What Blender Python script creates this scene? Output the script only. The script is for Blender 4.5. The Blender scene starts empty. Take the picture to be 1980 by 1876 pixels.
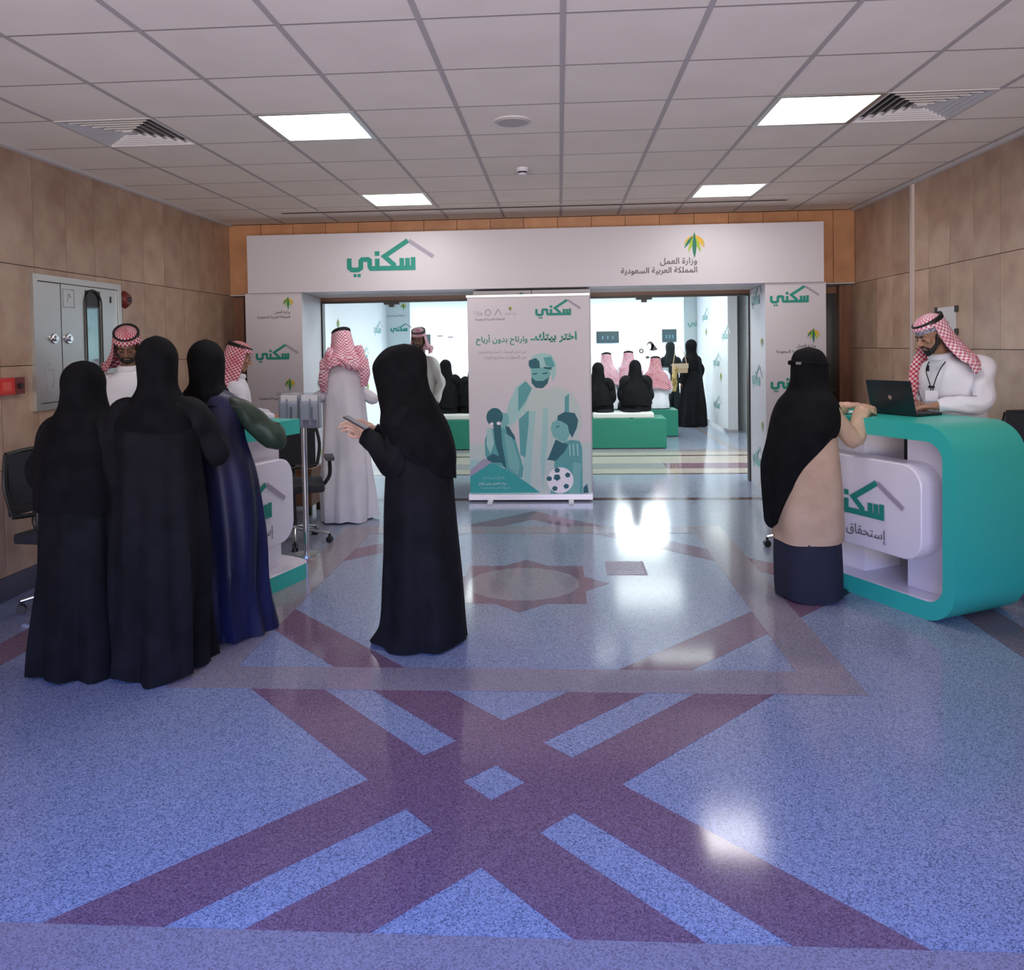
import bpy, bmesh, math, random
from mathutils import Vector, Matrix, Euler, noise
random.seed(7)
SC = bpy.context.scene
COL = SC.collection
PI = math.pi
R = math.radians

# ------------------------------------------------------------------ camera
cam_d = bpy.data.cameras.new('camera')
cam_o = bpy.data.objects.new('camera', cam_d)
COL.objects.link(cam_o)
SC.camera = cam_o
FPX = 1501.3
cam_d.sensor_fit = 'HORIZONTAL'
cam_d.sensor_width = 36.0
cam_d.lens = FPX / 1980 * 36.0
cam_d.shift_y = -(938 - 706.2) / 1980
cam_d.clip_start = 0.05
cam_d.clip_end = 100
_yaw, _pitch, _roll = 0.0610, -0.0256, -0.0160
cy, sy, cp, sp = math.cos(_yaw), math.sin(_yaw), math.cos(_pitch), math.sin(_pitch)
_w = Vector((-sy * cp, cy * cp, sp))
_r = Vector((cy, sy, 0))
_u = _r.cross(_w)
_r2 = _r * math.cos(_roll) + _u * math.sin(_roll)
_u2 = -_r * math.sin(_roll) + _u * math.cos(_roll)
m = Matrix((_r2, _u2, -_w)).transposed().to_4x4()
m.translation = Vector((0, 0, 1.6))
cam_o.matrix_world = m

# ------------------------------------------------------------------ view and world
SC.view_settings.view_transform = 'Standard'
SC.view_settings.look = 'None'
SC.view_settings.exposure = 0.0
SC.view_settings.gamma = 1.0
SC.view_settings.use_curve_mapping = False
world = bpy.data.worlds.new('world')
SC.world = world
world.use_nodes = True
bg = world.node_tree.nodes['Background']
bg.inputs[0].default_value = (0.35, 0.42, 0.6, 1)
bg.inputs[1].default_value = 0.5


def area(name, loc, rot, sx, sy_, power, color, spread=180):
    l = bpy.data.lights.new(name, 'AREA')
    l.shape = 'RECTANGLE'
    l.size, l.size_y = sx, sy_
    l.energy = power
    l.color = color
    l.spread = R(spread)
    o = bpy.data.objects.new(name, l)
    COL.objects.link(o)
    o.location = loc
    o.rotation_euler = rot
    return o


# added unseen blue fill behind the camera, tinting the near floor
area('added_blue_fill', (-0.3, -1.35, 2.3), (R(40), 0, 0), 5.0, 1.1, 150, (0.03, 0.21, 1.0), 85)
area('added_warm_fill', (-0.25, -2.35, 1.3), (R(108), 0, 0), 6.4, 1.9, 125, (1.0, 0.91, 0.84), 85)  # added unseen warm fill, tilted up to brighten the ceiling and camera-facing sides
# ceiling panels' light (one under each visible diffuser) is set in the panel builder
PANEL_W = 9.5
ROOM_W = 260


# ------------------------------------------------------------------ materials
MATS = {}


def mat(name, col, rough=0.5, metal=0.0, spec=0.5, emit=None, estr=0.0, coat=0.0, alpha=1.0, trans=0.0):
    if name in MATS:
        return MATS[name]
    m_ = bpy.data.materials.new(name)
    m_.use_nodes = True
    b = m_.node_tree.nodes['Principled BSDF']
    b.inputs['Base Color'].default_value = (*col, 1)
    b.inputs['Roughness'].default_value = rough
    b.inputs['Metallic'].default_value = metal
    b.inputs['Specular IOR Level'].default_value = spec
    b.inputs['Coat Weight'].default_value = coat
    b.inputs['Transmission Weight'].default_value = trans
    if emit:
        b.inputs['Emission Color'].default_value = (*emit, 1)
        b.inputs['Emission Strength'].default_value = estr
    MATS[name] = m_
    return m_


def N(m_, t, **kw):
    n = m_.node_tree.nodes.new(t)
    for k, v in kw.items():
        setattr(n, k, v)
    return n


def noise_mix(m_, c1, c2, scale=6, detail=6, lo=0.35, hi=0.65, coords='Object', obj_rand=0.0, bump=0.0, stretch=None):
    """mottle the base colour between c1 and c2 and optionally vary it per object"""
    nt = m_.node_tree
    b = nt.nodes['Principled BSDF']
    tc = N(m_, 'ShaderNodeTexCoord')
    mp = N(m_, 'ShaderNodeMapping')
    if stretch:
        mp.inputs['Scale'].default_value = stretch
    nz = N(m_, 'ShaderNodeTexNoise')
    nz.inputs['Scale'].default_value = scale
    nz.inputs['Detail'].default_value = detail
    nt.links.new(tc.outputs[coords], mp.inputs[0])
    nt.links.new(mp.outputs[0], nz.inputs['Vector'])
    rp = N(m_, 'ShaderNodeValToRGB')
    rp.color_ramp.elements[0].position = lo
    rp.color_ramp.elements[1].position = hi
    rp.color_ramp.elements[0].color = (*c1, 1)
    rp.color_ramp.elements[1].color = (*c2, 1)
    nt.links.new(nz.outputs[0], rp.inputs[0])
    out = rp.outputs[0]
    if obj_rand:
        oi = N(m_, 'ShaderNodeObjectInfo')
        mr = N(m_, 'ShaderNodeMapRange')
        mr.inputs['To Min'].default_value = 1 - obj_rand
        mr.inputs['To Max'].default_value = 1 + obj_rand
        nt.links.new(oi.outputs['Random'], mr.inputs[0])
        hs = N(m_, 'ShaderNodeHueSaturation')
        nt.links.new(mr.outputs[0], hs.inputs['Value'])
        nt.links.new(out, hs.inputs['Color'])
        ad = N(m_, 'ShaderNodeVectorMath', operation='MULTIPLY_ADD')
        ad.inputs[1].default_value = (40, 17, 29)
        cx = N(m_, 'ShaderNodeCombineXYZ')
        for i in range(3):
            nt.links.new(oi.outputs['Random'], cx.inputs[i])
        nt.links.new(cx.outputs[0], ad.inputs[0])
        nt.links.new(mp.outputs[0], ad.inputs[2])
        nt.links.new(ad.outputs[0], nz.inputs['Vector'])
        out = hs.outputs[0]
    nt.links.new(out, b.inputs['Base Color'])
    if bump:
        bp = N(m_, 'ShaderNodeBump')
        bp.inputs['Strength'].default_value = bump
        bp.inputs['Distance'].default_value = 0.004
        nt.links.new(nz.outputs[0], bp.inputs['Height'])
        nt.links.new(bp.outputs[0], b.inputs['Normal'])
    return m_


def terrazzo(name, base, dark, light, rough=0.12):
    m_ = mat(name, base, rough, spec=0.38)
    nt = m_.node_tree
    b = nt.nodes['Principled BSDF']
    tc = N(m_, 'ShaderNodeTexCoord')
    v = N(m_, 'ShaderNodeTexVoronoi')
    v.inputs['Scale'].default_value = 230
    nt.links.new(tc.outputs['Object'], v.inputs['Vector'])
    rp = N(m_, 'ShaderNodeValToRGB')
    rp.color_ramp.interpolation = 'CONSTANT'
    es = rp.color_ramp.elements
    es[0].color = (*dark, 1)
    es[0].position = 0
    es[1].color = (*base, 1)
    es[1].position = 0.22
    e2 = es.new(0.72)
    e2.color = (*light, 1)
    sp_ = N(m_, 'ShaderNodeSeparateColor')
    nt.links.new(v.outputs['Color'], sp_.inputs[0])
    nt.links.new(sp_.outputs[0], rp.inputs[0])
    nz = N(m_, 'ShaderNodeTexNoise')
    nz.inputs['Scale'].default_value = 1.2
    nt.links.new(tc.outputs['Object'], nz.inputs['Vector'])
    mr = N(m_, 'ShaderNodeMapRange')
    mr.inputs['To Min'].default_value = 0.88
    mr.inputs['To Max'].default_value = 1.12
    nt.links.new(nz.outputs[0], mr.inputs[0])
    hs = N(m_, 'ShaderNodeHueSaturation')
    nt.links.new(rp.outputs[0], hs.inputs['Color'])
    nt.links.new(mr.outputs[0], hs.inputs['Value'])
    nt.links.new(hs.outputs[0], b.inputs['Base Color'])
    return m_


M_terr = terrazzo('terrazzo_light', (0.255, 0.29, 0.38), (0.13, 0.155, 0.22), (0.35, 0.39, 0.48), 0.14)
M_brown = terrazzo('terrazzo_brown', (0.28, 0.245, 0.265), (0.20, 0.17, 0.19), (0.34, 0.30, 0.32), 0.10)
M_red = terrazzo('terrazzo_red', (0.20, 0.115, 0.155), (0.13, 0.07, 0.10), (0.26, 0.16, 0.20), 0.10)
M_beige = terrazzo('terrazzo_beige', (0.42, 0.36, 0.32), (0.30, 0.26, 0.23), (0.5, 0.44, 0.40), 0.10)
M_dark = mat('threshold_stone', (0.09, 0.045, 0.05), 0.12)
M_stone = noise_mix(mat('wall_stone', (0.4, 0.3, 0.22), 0.28), (0.40, 0.255, 0.18), (0.56, 0.40, 0.29), 5, 8, 0.3, 0.7, obj_rand=0.11)
M_stoneb = noise_mix(mat('bulkhead_stone', (0.3, 0.14, 0.07), 0.35), (0.44, 0.20, 0.095), (0.60, 0.30, 0.15), 4, 6, 0.3, 0.7, obj_rand=0.12)
M_joint = mat('joint_mortar', (0.06, 0.045, 0.04), 0.9)
M_base = mat('baseboard_stone', (0.10, 0.10, 0.13), 0.3)
M_ceil = noise_mix(mat('ceiling_board', (0.62, 0.57, 0.56), 0.9), (0.80, 0.715, 0.63), (0.86, 0.77, 0.68), 3, 5, 0.3, 0.7, obj_rand=0.025)
M_grid = mat('ceiling_rail', (0.44, 0.40, 0.385), 0.6)
M_gridd = mat('ceiling_rail_dark', (0.33, 0.295, 0.285), 0.7)
M_ceil2 = mat('ceiling_plaster', (0.62, 0.58, 0.57), 0.9)
M_white = mat('white_board', (0.61, 0.575, 0.62), 0.45)
M_gloss = mat('white_gloss', (0.80, 0.77, 0.84), 0.22)
M_wpanel = mat('white_panel', (0.82, 0.84, 0.85), 0.4)
M_teal = mat('teal_laminate', (0.035, 0.50, 0.42), 0.35)
M_teal2 = mat('bench_green', (0.010, 0.19, 0.125), 0.5)
M_ink = mat('teal_ink', (0.01, 0.26, 0.20), 0.6)
M_ink2 = mat('grey_ink', (0.36, 0.32, 0.40), 0.6)
M_text = mat('text_ink', (0.10, 0.09, 0.10), 0.7)
M_inkp = mat('pale_ink', (0.58, 0.66, 0.66), 0.7)
M_palmg = mat('palm_green', (0.01, 0.17, 0.10), 0.6)
M_palml = mat('palm_lime', (0.35, 0.50, 0.03), 0.6)
M_palmo = mat('palm_orange', (0.80, 0.42, 0.05), 0.6)
M_steel = mat('brushed_steel', (0.55, 0.56, 0.55), 0.32, 0.9)
M_chrome = mat('chrome', (0.7, 0.7, 0.72), 0.12, 1.0)
M_black = mat('black_plastic', (0.012, 0.012, 0.014), 0.4)
M_wood = noise_mix(mat('brown_wood', (0.2, 0.09, 0.05), 0.4), (0.14, 0.055, 0.025), (0.24, 0.10, 0.055), 3, 6, 0.3, 0.7, stretch=(8, 8, 1))
M_frame = mat('door_frame_brown', (0.17, 0.075, 0.045), 0.4)
M_dframe = mat('dark_frame', (0.03, 0.02, 0.018), 0.4)
M_glass = mat('clear_glass', (0.92, 0.97, 0.96), 0.02, trans=1.0)
M_dglass = mat('dark_glass', (0.03, 0.032, 0.035), 0.08)
M_abaya = noise_mix(mat('black_abaya', (0.006, 0.006, 0.008), 0.85, spec=0.2), (0.0045, 0.0045, 0.006), (0.009, 0.009, 0.012), 8, 4)
M_veil = noise_mix(mat('black_veil', (0.004, 0.004, 0.006), 0.9, spec=0.15), (0.0035, 0.0035, 0.005), (0.007, 0.007, 0.009), 10, 4)
M_navy = noise_mix(mat('navy_satin', (0.01, 0.013, 0.06), 0.48, spec=0.4), (0.006, 0.008, 0.032), (0.012, 0.015, 0.065), 5, 4, stretch=(3, 3, .5))
M_green = noise_mix(mat('green_satin', (0.01, 0.02, 0.012), 0.5, spec=0.35), (0.006, 0.012, 0.008), (0.03, 0.055, 0.035), 5, 3)
M_skirt = mat('navy_skirt', (0.010, 0.012, 0.03), 0.8)
M_coat = noise_mix(mat('beige_coat', (0.42, 0.31, 0.22), 0.85), (0.44, 0.30, 0.20), (0.54, 0.385, 0.27), 6, 5)
M_thobe = noise_mix(mat('white_thobe', (0.75, 0.74, 0.80), 0.7), (0.70, 0.69, 0.76), (0.80, 0.79, 0.85), 4, 4)
M_thobeg = mat('grey_thobe', (0.50, 0.50, 0.48), 0.7)
M_skin = noise_mix(mat('skin', (0.36, 0.19, 0.12), 0.5), (0.32, 0.165, 0.10), (0.40, 0.215, 0.14), 30, 4)
M_skinl = mat('skin_light', (0.62, 0.38, 0.28), 0.5)
M_skind = mat('skin_dark', (0.20, 0.10, 0.065), 0.5)
M_hair = mat('dark_hair', (0.012, 0.009, 0.008), 0.7)
M_eyew = mat('eye_white', (0.6, 0.58, 0.55), 0.3)
M_iris = mat('iris_dark', (0.02, 0.012, 0.01), 0.2)
M_shoe = mat('black_leather', (0.012, 0.011, 0.011), 0.4)
M_cord = mat('black_cord', (0.008, 0.008, 0.009), 0.7)
M_cap = noise_mix(mat('knit_cap', (0.4, 0.4, 0.45), 0.8), (0.10, 0.10, 0.18), (0.55, 0.55, 0.6), 90, 2)
M_tan = mat('tan_leather', (0.45, 0.32, 0.20), 0.6)
M_cream = mat('cream_cloth', (0.62, 0.60, 0.5), 0.8)
M_gold = noise_mix(mat('gold_scarf', (0.4, 0.28, 0.08), 0.7), (0.22, 0.14, 0.04), (0.55, 0.42, 0.15), 14, 3)
M_red_al = mat('alarm_red', (0.65, 0.02, 0.015), 0.4)
M_dred = mat('dark_red', (0.16, 0.02, 0.02), 0.4)
M_paper = mat('paper', (0.72, 0.72, 0.74), 0.8)
M_bag = mat('plastic_bag', (0.78, 0.76, 0.74), 0.45)
M_lamp = mat('lamp_diffuser', (1, 1, 1), 0.5, emit=(1.0, 0.99, 0.97), estr=4.0)
M_sign = mat('teal_sign', (0.006, 0.022, 0.028), 0.4)
M_signt = mat('sign_text', (0.04, 0.10, 0.13), 0.5)
M_plinth = mat('bench_cushion', (0.62, 0.62, 0.60), 0.6)
M_laptop = mat('laptop_shell', (0.010, 0.020, 0.026), 0.35)
M_key = mat('laptop_keys', (0.02, 0.02, 0.024), 0.5)
M_screen = mat('laptop_screen', (0.2, 0.3, 0.4), 0.3, emit=(0.5, 0.65, 0.9), estr=0.8)
M_mesh = mat('chair_mesh', (0.02, 0.022, 0.03), 0.8)


def checks(name, red, white):
    m_ = mat(name, red, 0.8)
    nt = m_.node_tree
    b = nt.nodes['Principled BSDF']
    uv = N(m_, 'ShaderNodeUVMap')
    ck = N(m_, 'ShaderNodeTexChecker')
    ck.inputs['Scale'].default_value = 62
    ck.inputs['Color1'].default_value = (*red, 1)
    ck.inputs['Color2'].default_value = (*white, 1)
    nt.links.new(uv.outputs[0], ck.inputs['Vector'])
    nz = N(m_, 'ShaderNodeTexNoise')
    nz.inputs['Scale'].default_value = 9
    nt.links.new(uv.outputs[0], nz.inputs['Vector'])
    mx = N(m_, 'ShaderNodeMix', data_type='RGBA')
    mx.inputs[7].default_value = (*red, 1)
    mr = N(m_, 'ShaderNodeMapRange')
    mr.inputs['From Min'].default_value = 0.45
    mr.inputs['From Max'].default_value = 0.7
    mr.inputs['To Max'].default_value = 0.6
    nt.links.new(nz.outputs[0], mr.inputs[0])
    nt.links.new(mr.outputs[0], mx.inputs[0])
    nt.links.new(ck.outputs['Color'], mx.inputs[6])
    nt.links.new(mx.outputs[2], b.inputs['Base Color'])
    return m_


M_ghutra = checks('red_check_cloth', (0.42, 0.03, 0.06), (0.72, 0.55, 0.60))
M_ghutral = checks('pink_check_cloth', (0.55, 0.14, 0.22), (0.85, 0.72, 0.78))


# ------------------------------------------------------------------ object helpers
def link(name, me, m_=None, parent=None):
    me.name = name
    o = bpy.data.objects.new(name, me)
    COL.objects.link(o)
    if m_ is not None and not me.materials:
        for x in (m_ if isinstance(m_, (list, tuple)) else [m_]):
            me.materials.append(x)
    if parent is not None:
        o.parent = parent
    return o


def smooth(me, on=True):
    me.polygons.foreach_set('use_smooth', [on] * len(me.polygons))


def bm2me(bm, name='mesh', sm=False):
    bmesh.ops.recalc_face_normals(bm, faces=bm.faces)
    for e_ in bm.edges:
        if len(e_.link_faces) == 2 and e_.calc_face_angle(0) > 0.7:
            e_.smooth = False
    me = bpy.data.meshes.new(name)
    bm.to_mesh(me)
    bm.free()
    if sm:
        smooth(me)
    return me


def box(bm, x0, x1, y0, y1, z0, z1, mi=0, bev=0.0):
    vs = [bm.verts.new(p) for p in [(x0, y0, z0), (x1, y0, z0), (x1, y1, z0), (x0, y1, z0), (x0, y0, z1), (x1, y0, z1), (x1, y1, z1), (x0, y1, z1)]]
    fs = []
    for idx in [(0, 3, 2, 1), (4, 5, 6, 7), (0, 1, 5, 4), (1, 2, 6, 5), (2, 3, 7, 6), (3, 0, 4, 7)]:
        f = bm.faces.new([vs[i] for i in idx])
        f.material_index = mi
        fs.append(f)
    if bev:
        es = list({e for f in fs for e in f.edges})
        r = bmesh.ops.bevel(bm, geom=es, offset=bev, segments=2, affect='EDGES', profile=0.6)
        for f in r['faces']:
            f.material_index = mi
    return vs


def boxo(name, x0, x1, y0, y1, z0, z1, m_, parent=None, bev=0.0):
    bm = bmesh.new()
    box(bm, x0, x1, y0, y1, z0, z1, 0, bev)
    return link(name, bm2me(bm), m_, parent)


def frame_z(d):
    d = Vector(d).normalized()
    a = Vector((0, 0, 1)) if abs(d.z) < 0.9 else Vector((1, 0, 0))
    x = d.cross(a).normalized()
    return x, d.cross(x).normalized() * -1


def tube(bm, pts, rad, n=12, cap=True, mi=0, wob=0.0, wn=3, seed=0.0, flat=1.0):
    """a smooth tapered tube along pts"""
    pts = [Vector(p) for p in pts]
    rings = []
    up = None
    L = 0
    for i, p in enumerate(pts):
        d = (pts[min(i + 1, len(pts) - 1)] - pts[max(i - 1, 0)])
        if d.length < 1e-9:
            d = Vector((0, 0, 1))
        d.normalize()
        if up is None:
            up = Vector((0, 0, 1)) if abs(d.z) < 0.9 else Vector((0, 1, 0))
        x = d.cross(up).normalized()
        y = x.cross(d).normalized()
        up = y
        r = rad[i] if isinstance(rad, (list, tuple)) else rad
        if i:
            L += (p - pts[i - 1]).length
        ring = []
        for k in range(n):
            a = 2 * PI * k / n
            rr = r
            if wob:
                rr += wob * (math.sin(wn * a + seed + L * 30) * 0.5 + 0.7 * noise.noise(Vector((math.cos(a) * 2 + seed, math.sin(a) * 2, L * 14))))
            ring.append(bm.verts.new(p + x * math.cos(a) * rr + y * math.sin(a) * rr * flat))
        rings.append(ring)
    for a, b in zip(rings, rings[1:]):
        for k in range(n):
            f = bm.faces.new([a[k], a[(k + 1) % n], b[(k + 1) % n], b[k]])
            f.material_index = mi
            f.smooth = True
    if cap:
        f = bm.faces.new(rings[0][::-1])
        f.material_index = mi
        f = bm.faces.new(rings[-1])
        f.material_index = mi


def cr(keys, t):
    """Catmull-Rom through list of tuples, t in 0..len-1"""
    n = len(keys)
    i = min(int(t), n - 2)
    u = t - i
    p0, p1, p2, p3 = keys[max(i - 1, 0)], keys[i], keys[i + 1], keys[min(i + 2, n - 1)]
    return tuple(0.5 * (2 * b + (c - a) * u + (2 * a - 5 * b + 4 * c - d) * u * u + (3 * b - a - 3 * c + d) * u ** 3) for a, b, c, d in zip(p0, p1, p2, p3))


def curve(pts, per=6):
    out = []
    n = (len(pts) - 1) * per
    for i in range(n + 1):
        out.append(cr(pts, i / per))
    return out


def stube(bm, pts, rads, per=6, n=14, **kw):
    k = curve([(*p, r) for p, r in zip(pts, rads)], per)
    tube(bm, [q[:3] for q in k], [max(q[3], 0.002) for q in k], n, **kw)


def loft(bm, keys, n=56, per=5, fold=0.012, nf=9, seed=0.0, ftop=None, hem=0.0, capt=True, capb=True, mi=0, gap=None, uvscale=1.0, zmin=None):
    """keys: (z, cx, cy, rx, ry) from bottom to top. fold grows downwards. gap=(half_angle, z_below): opening towards +Y"""
    ks = curve(keys, per)
    zb, zt = ks[0][0], ks[-1][0]
    ftop = zt if ftop is None else ftop
    uvl = bm.loops.layers.uv.verify()
    rings = []
    arc = 0
    prev = None
    for j, (z, cx, cy_, rx, ry) in enumerate(ks):
        rx, ry = max(rx, 0.002), max(ry, 0.002)
        a_f = fold * max(0.0, min(1.0, (ftop - z) / max(ftop - zb, 1e-6))) ** 1.2
        if prev:
            arc += math.hypot(z - prev[0], rx - prev[3]) + abs(cy_ - prev[2]) * .3
        prev = (z, cx, cy_, rx, ry)
        ring = []
        for k in range(n):
            a = 2 * PI * k / n - PI / 2      # k=0 at the back (-Y)
            w1 = math.sin(nf * a + seed + 1.3 * math.sin(z * 2.1 + seed))
            w2 = math.sin((nf * 2 - 3) * a + 2.1 * seed + z * 1.4)
            w3 = noise.noise(Vector((math.cos(a) * 1.6 + seed, math.sin(a) * 1.6, z * 1.3 + seed))) * 1.6
            d = a_f * (0.55 * w1 + 0.28 * w2 + w3)
            zz = z
            if hem and j < per:
                zz += hem * (1 - j / per) * (math.sin(3 * a + seed) * 0.6 + math.sin(5 * a + 2 * seed) * 0.4)
                if zmin is not None:
                    zz = max(zz, zmin)
            ring.append((bm.verts.new((cx + (rx + d) * math.cos(a), cy_ + (ry + d) * math.sin(a), zz)), (k / n * 2 * PI * 0.11 * uvscale, arc * uvscale)))
        rings.append((ring, z))
    for (a, za), (b, zb2) in zip(rings, rings[1:]):
        for k in range(n):
            if gap:
                ang = abs(((k + 0.5) / n) * 2 * PI - PI)   # 0 = front
                if ang < gap[0] and (za + zb2) / 2 < gap[1]:
                    continue
            q = [a[k], a[(k + 1) % n], b[(k + 1) % n], b[k]]
            f = bm.faces.new([v for v, _ in q])
            f.smooth = True
            f.material_index = mi
            for lp, (v, uv) in zip(f.loops, q):
                u_, v_ = uv
                if k == n - 1 and v in (q[1][0], q[2][0]):
                    u_ = 2 * PI * 0.11 * uvscale
                lp[uvl].uv = (u_, v_)
    if capt and not gap:
        f = bm.faces.new([v for v, _ in rings[-1][0]])
        f.material_index = mi
    if capb and not gap:
        f = bm.faces.new([v for v, _ in rings[0][0]][::-1])
        f.material_index = mi


def solid(me_obj, t=0.004):
    md = me_obj.modifiers.new('solid', 'SOLIDIFY')
    md.thickness = t
    md.offset = 1


def ell(bm, c, r, rot=None, u=16, v=10):
    M_ = Matrix.Translation(Vector(c)) @ (rot.to_4x4() if rot else Matrix.Identity(4)) @ Matrix.Diagonal((*r, 1))
    res = bmesh.ops.create_uvsphere(bm, u_segments=u, v_segments=v, radius=1, matrix=M_)
    return res


def caps(bm, a, b, ra, rb, n=12):
    a, b = Vector(a), Vector(b)
    ell(bm, a, (ra,) * 3, u=n, v=8)
    ell(bm, b, (rb,) * 3, u=n, v=8)
    if (b - a).length > 1e-5:
        tube(bm, [a, b], [ra, rb], n)


def remesh(bm, vox, it=4):
    me = bpy.data.meshes.new('tmp')
    bm.to_mesh(me)
    bm.free()
    o = bpy.data.objects.new('tmp', me)
    COL.objects.link(o)
    md = o.modifiers.new('r', 'REMESH')
    md.mode = 'VOXEL'
    md.voxel_size = vox
    if it:
        s = o.modifiers.new('s', 'SMOOTH')
        s.iterations = it
        s.factor = 0.5
    dg = bpy.context.evaluated_depsgraph_get()
    dg.update()
    out = bpy.data.meshes.new_from_object(o.evaluated_get(dg))
    bpy.data.objects.remove(o)
    bpy.data.meshes.remove(me)
    smooth(out)
    return out


def join_me(parts):
    """parts: list of (mesh, matrix)"""
    bm = bmesh.new()
    for me, mt in parts:
        k = len(bm.verts)
        bm.from_mesh(me)
        bm.verts.ensure_lookup_table()
        if mt is not None:
            bmesh.ops.transform(bm, matrix=mt, verts=bm.verts[k:])
    me = bpy.data.meshes.new('joined')
    bm.to_mesh(me)
    bm.free()
    smooth(me)
    return me


def thing(name, label, cat, loc=(0, 0, 0), rotz=0.0, group=None):
    o = bpy.data.objects.new(name, None)
    o.empty_display_size = 0.1
    COL.objects.link(o)
    o.location = loc
    o.rotation_euler = (0, 0, rotz)
    tag(o, label, cat, group)
    return o


def tag(o, label, cat, group=None):
    o['label'] = label
    o['category'] = cat
    if group:
        o['group'] = group
    return o


def struct(o):
    o['kind'] = 'structure'
    return o


def stuff(o):
    o['kind'] = 'stuff'
    return o


def empty_struct(name):
    o = bpy.data.objects.new(name, None)
    COL.objects.link(o)
    return struct(o)


# ================================================================== ROOM
ZC = 2.9625
XL, XR, YB = -3.60, 3.10, 8.35
GX0, GY0 = 0.036, 3.242

# ---- floor: a slab and its inlays
bm = bmesh.new()
box(bm, -7.5, 7.5, -3.0, 24.2, -0.12, 0.0)
floor = struct(link('floor', bm2me(bm), M_terr))
CX0, CY0 = -0.262, 5.17


def poly(name, pts, z, m_, parent, t=0.0):
    bm = bmesh.new()
    f = bm.faces.new([bm.verts.new((x, y, z)) for x, y in pts])
    if f.calc_area() and f.normal.z < 0:
        f.normal_flip()
    bmesh.ops.triangulate(bm, faces=bm.faces)
    if t:
        r = bmesh.ops.extrude_face_region(bm, geom=bm.faces[:])
        for v in [g for g in r['geom'] if isinstance(g, bmesh.types.BMVert)]:
            v.co.z -= t
    return link(name, bm2me(bm), m_, parent)


ZI = [0]


def band(x0, y0, x1, y1, w, z, m_, name='inlay_band'):
    d = Vector((x1 - x0, y1 - y0)).normalized()
    n_ = Vector((-d.y, d.x)) * w / 2
    ZI[0] += 1
    z += ZI[0] * 0.00002
    return poly(name, [(x0 + n_.x, y0 + n_.y), (x0 - n_.x, y0 - n_.y), (x1 - n_.x, y1 - n_.y), (x1 + n_.x, y1 + n_.y)], z, m_, floor, 0.0006)


def star_floor(cx, cy_, ext_dn, ext_up):
    hd, w = 2.085, 0.25        # centre line half diagonal of the red diamond
    T, Rr, B, L_ = (cx, cy_ + hd), (cx + hd, cy_), (cx, cy_ - hd), (cx - hd, cy_)
    q = w / 2
    e = 0.125
    for (p, s_) in ((T, Rr), (Rr, B), (B, L_), (L_, T)):
        d = Vector((s_[0] - p[0], s_[1] - p[1])).normalized()
        a, b = Vector(p) - d * e, Vector(s_) + d * e
        if s_ is B or p is B:
            if ext_dn:
                if s_ is B:
                    b = Vector(s_) + d * ext_dn
                else:
                    a = Vector(p) - d * ext_dn
        if s_ is T or p is T:
            if ext_up:
                if s_ is T:
                    b = Vector(s_) + d * ext_up
                else:
                    a = Vector(p) - d * ext_up
        band(a.x, a.y, b.x, b.y, w, 0.0008 + 0.0002 * (p[0] > s_[0]), M_red)
    h = 1.505
    for k, (x0, y0, x1, y1) in enumerate(((-h - q, -h, h + q, -h), (-h - q, h, h + q, h), (-h, -h, -h, h), (h, -h, h, h))):
        band(cx + x0, cy_ + y0, cx + x1, cy_ + y1, w, 0.0014 + 0.0002 * (k > 1), M_brown)
    # small eight-pointed star
    a = 0.41
    poly('inlay_star', [(cx - a, cy_ - a), (cx + a, cy_ - a), (cx + a, cy_ + a), (cx - a, cy_ + a)], 0.0008, M_red, floor, 0.0006)
    b = 0.57
    poly('inlay_star', [(cx, cy_ - b), (cx + b, cy_), (cx, cy_ + b), (cx - b, cy_)], 0.0010, M_red, floor, 0.0006)
    poly('inlay_octagon', [(cx + 0.38 * math.cos(PI * k / 8 + 0.2), cy_ + 0.36 * math.sin(PI * k / 8 + 0.2)) for k in range(16)], 0.0014, M_brown, floor, 0.0006)


star_floor(CX0, CY0, 1.6, 0)
star_floor(CX0, 2 * 2.795 - CY0, 0, 1.6)
band(-2.99, -2.9, -2.99, 7.9, 0.22, 0.0008, M_red)
band(2.41, -2.9, 2.41, 7.9, 0.24, 0.0008, M_red)
for y0, y1, m_ in ((7.94, 8.07, M_dark), (9.51, 9.58, M_dark), (9.58, 9.93, M_beige), (9.93, 10.4, M_brown), (10.4, 11.03, M_beige), (11.03, 11.13, M_dark), (11.13, 11.45, M_beige), (11.45, 11.75, M_brown)):
    x0, x1 = (-3.6, 3.1) if y0 < 9 else (-3.8, 3.3)
    poly('stripe', [(x0, y0), (x1, y0), (x1, y1), (x0, y1)], 0.0008, m_, floor, 0.0006)
poly('stripe', [(1.35, 9.95), (3.3, 9.95), (3.3, 10.38), (1.35, 10.38)], 0.0012, M_red, floor, 0.0006)
band(2.58, 11.75, 2.52, 16.9, 0.12, 0.0008, M_brown)

# floor service grille
gr = thing('floor_grille', 'small square perforated service grille set in the terrazzo right of the inlaid star', 'grille', (0.45, 5.53, 0.0))
boxo('grille_frame', -0.14, 0.14, -0.17, 0.17, 0.0, 0.0012, M_ink2, gr)
for i in range(8):
    boxo('slat', -0.12, 0.12, -0.148 + i * 0.04, -0.134 + i * 0.04, 0.0012, 0.0022, M_brown, gr)

# ---- ceiling: slab, tiles, rails
bm = bmesh.new()
box(bm, XL - .3, XR + .3, -2.6, YB + 0.8, ZC + 0.05, ZC + 0.15)
ceiling = struct(link('ceiling', bm2me(bm), M_joint))
LIGHT_CELLS = {(-3, 2), (2, 2), (-3, 6), (2, 6)}
VENT_CELLS = {(-5, 2), (3, 2)}
tile_cache = {}


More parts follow.
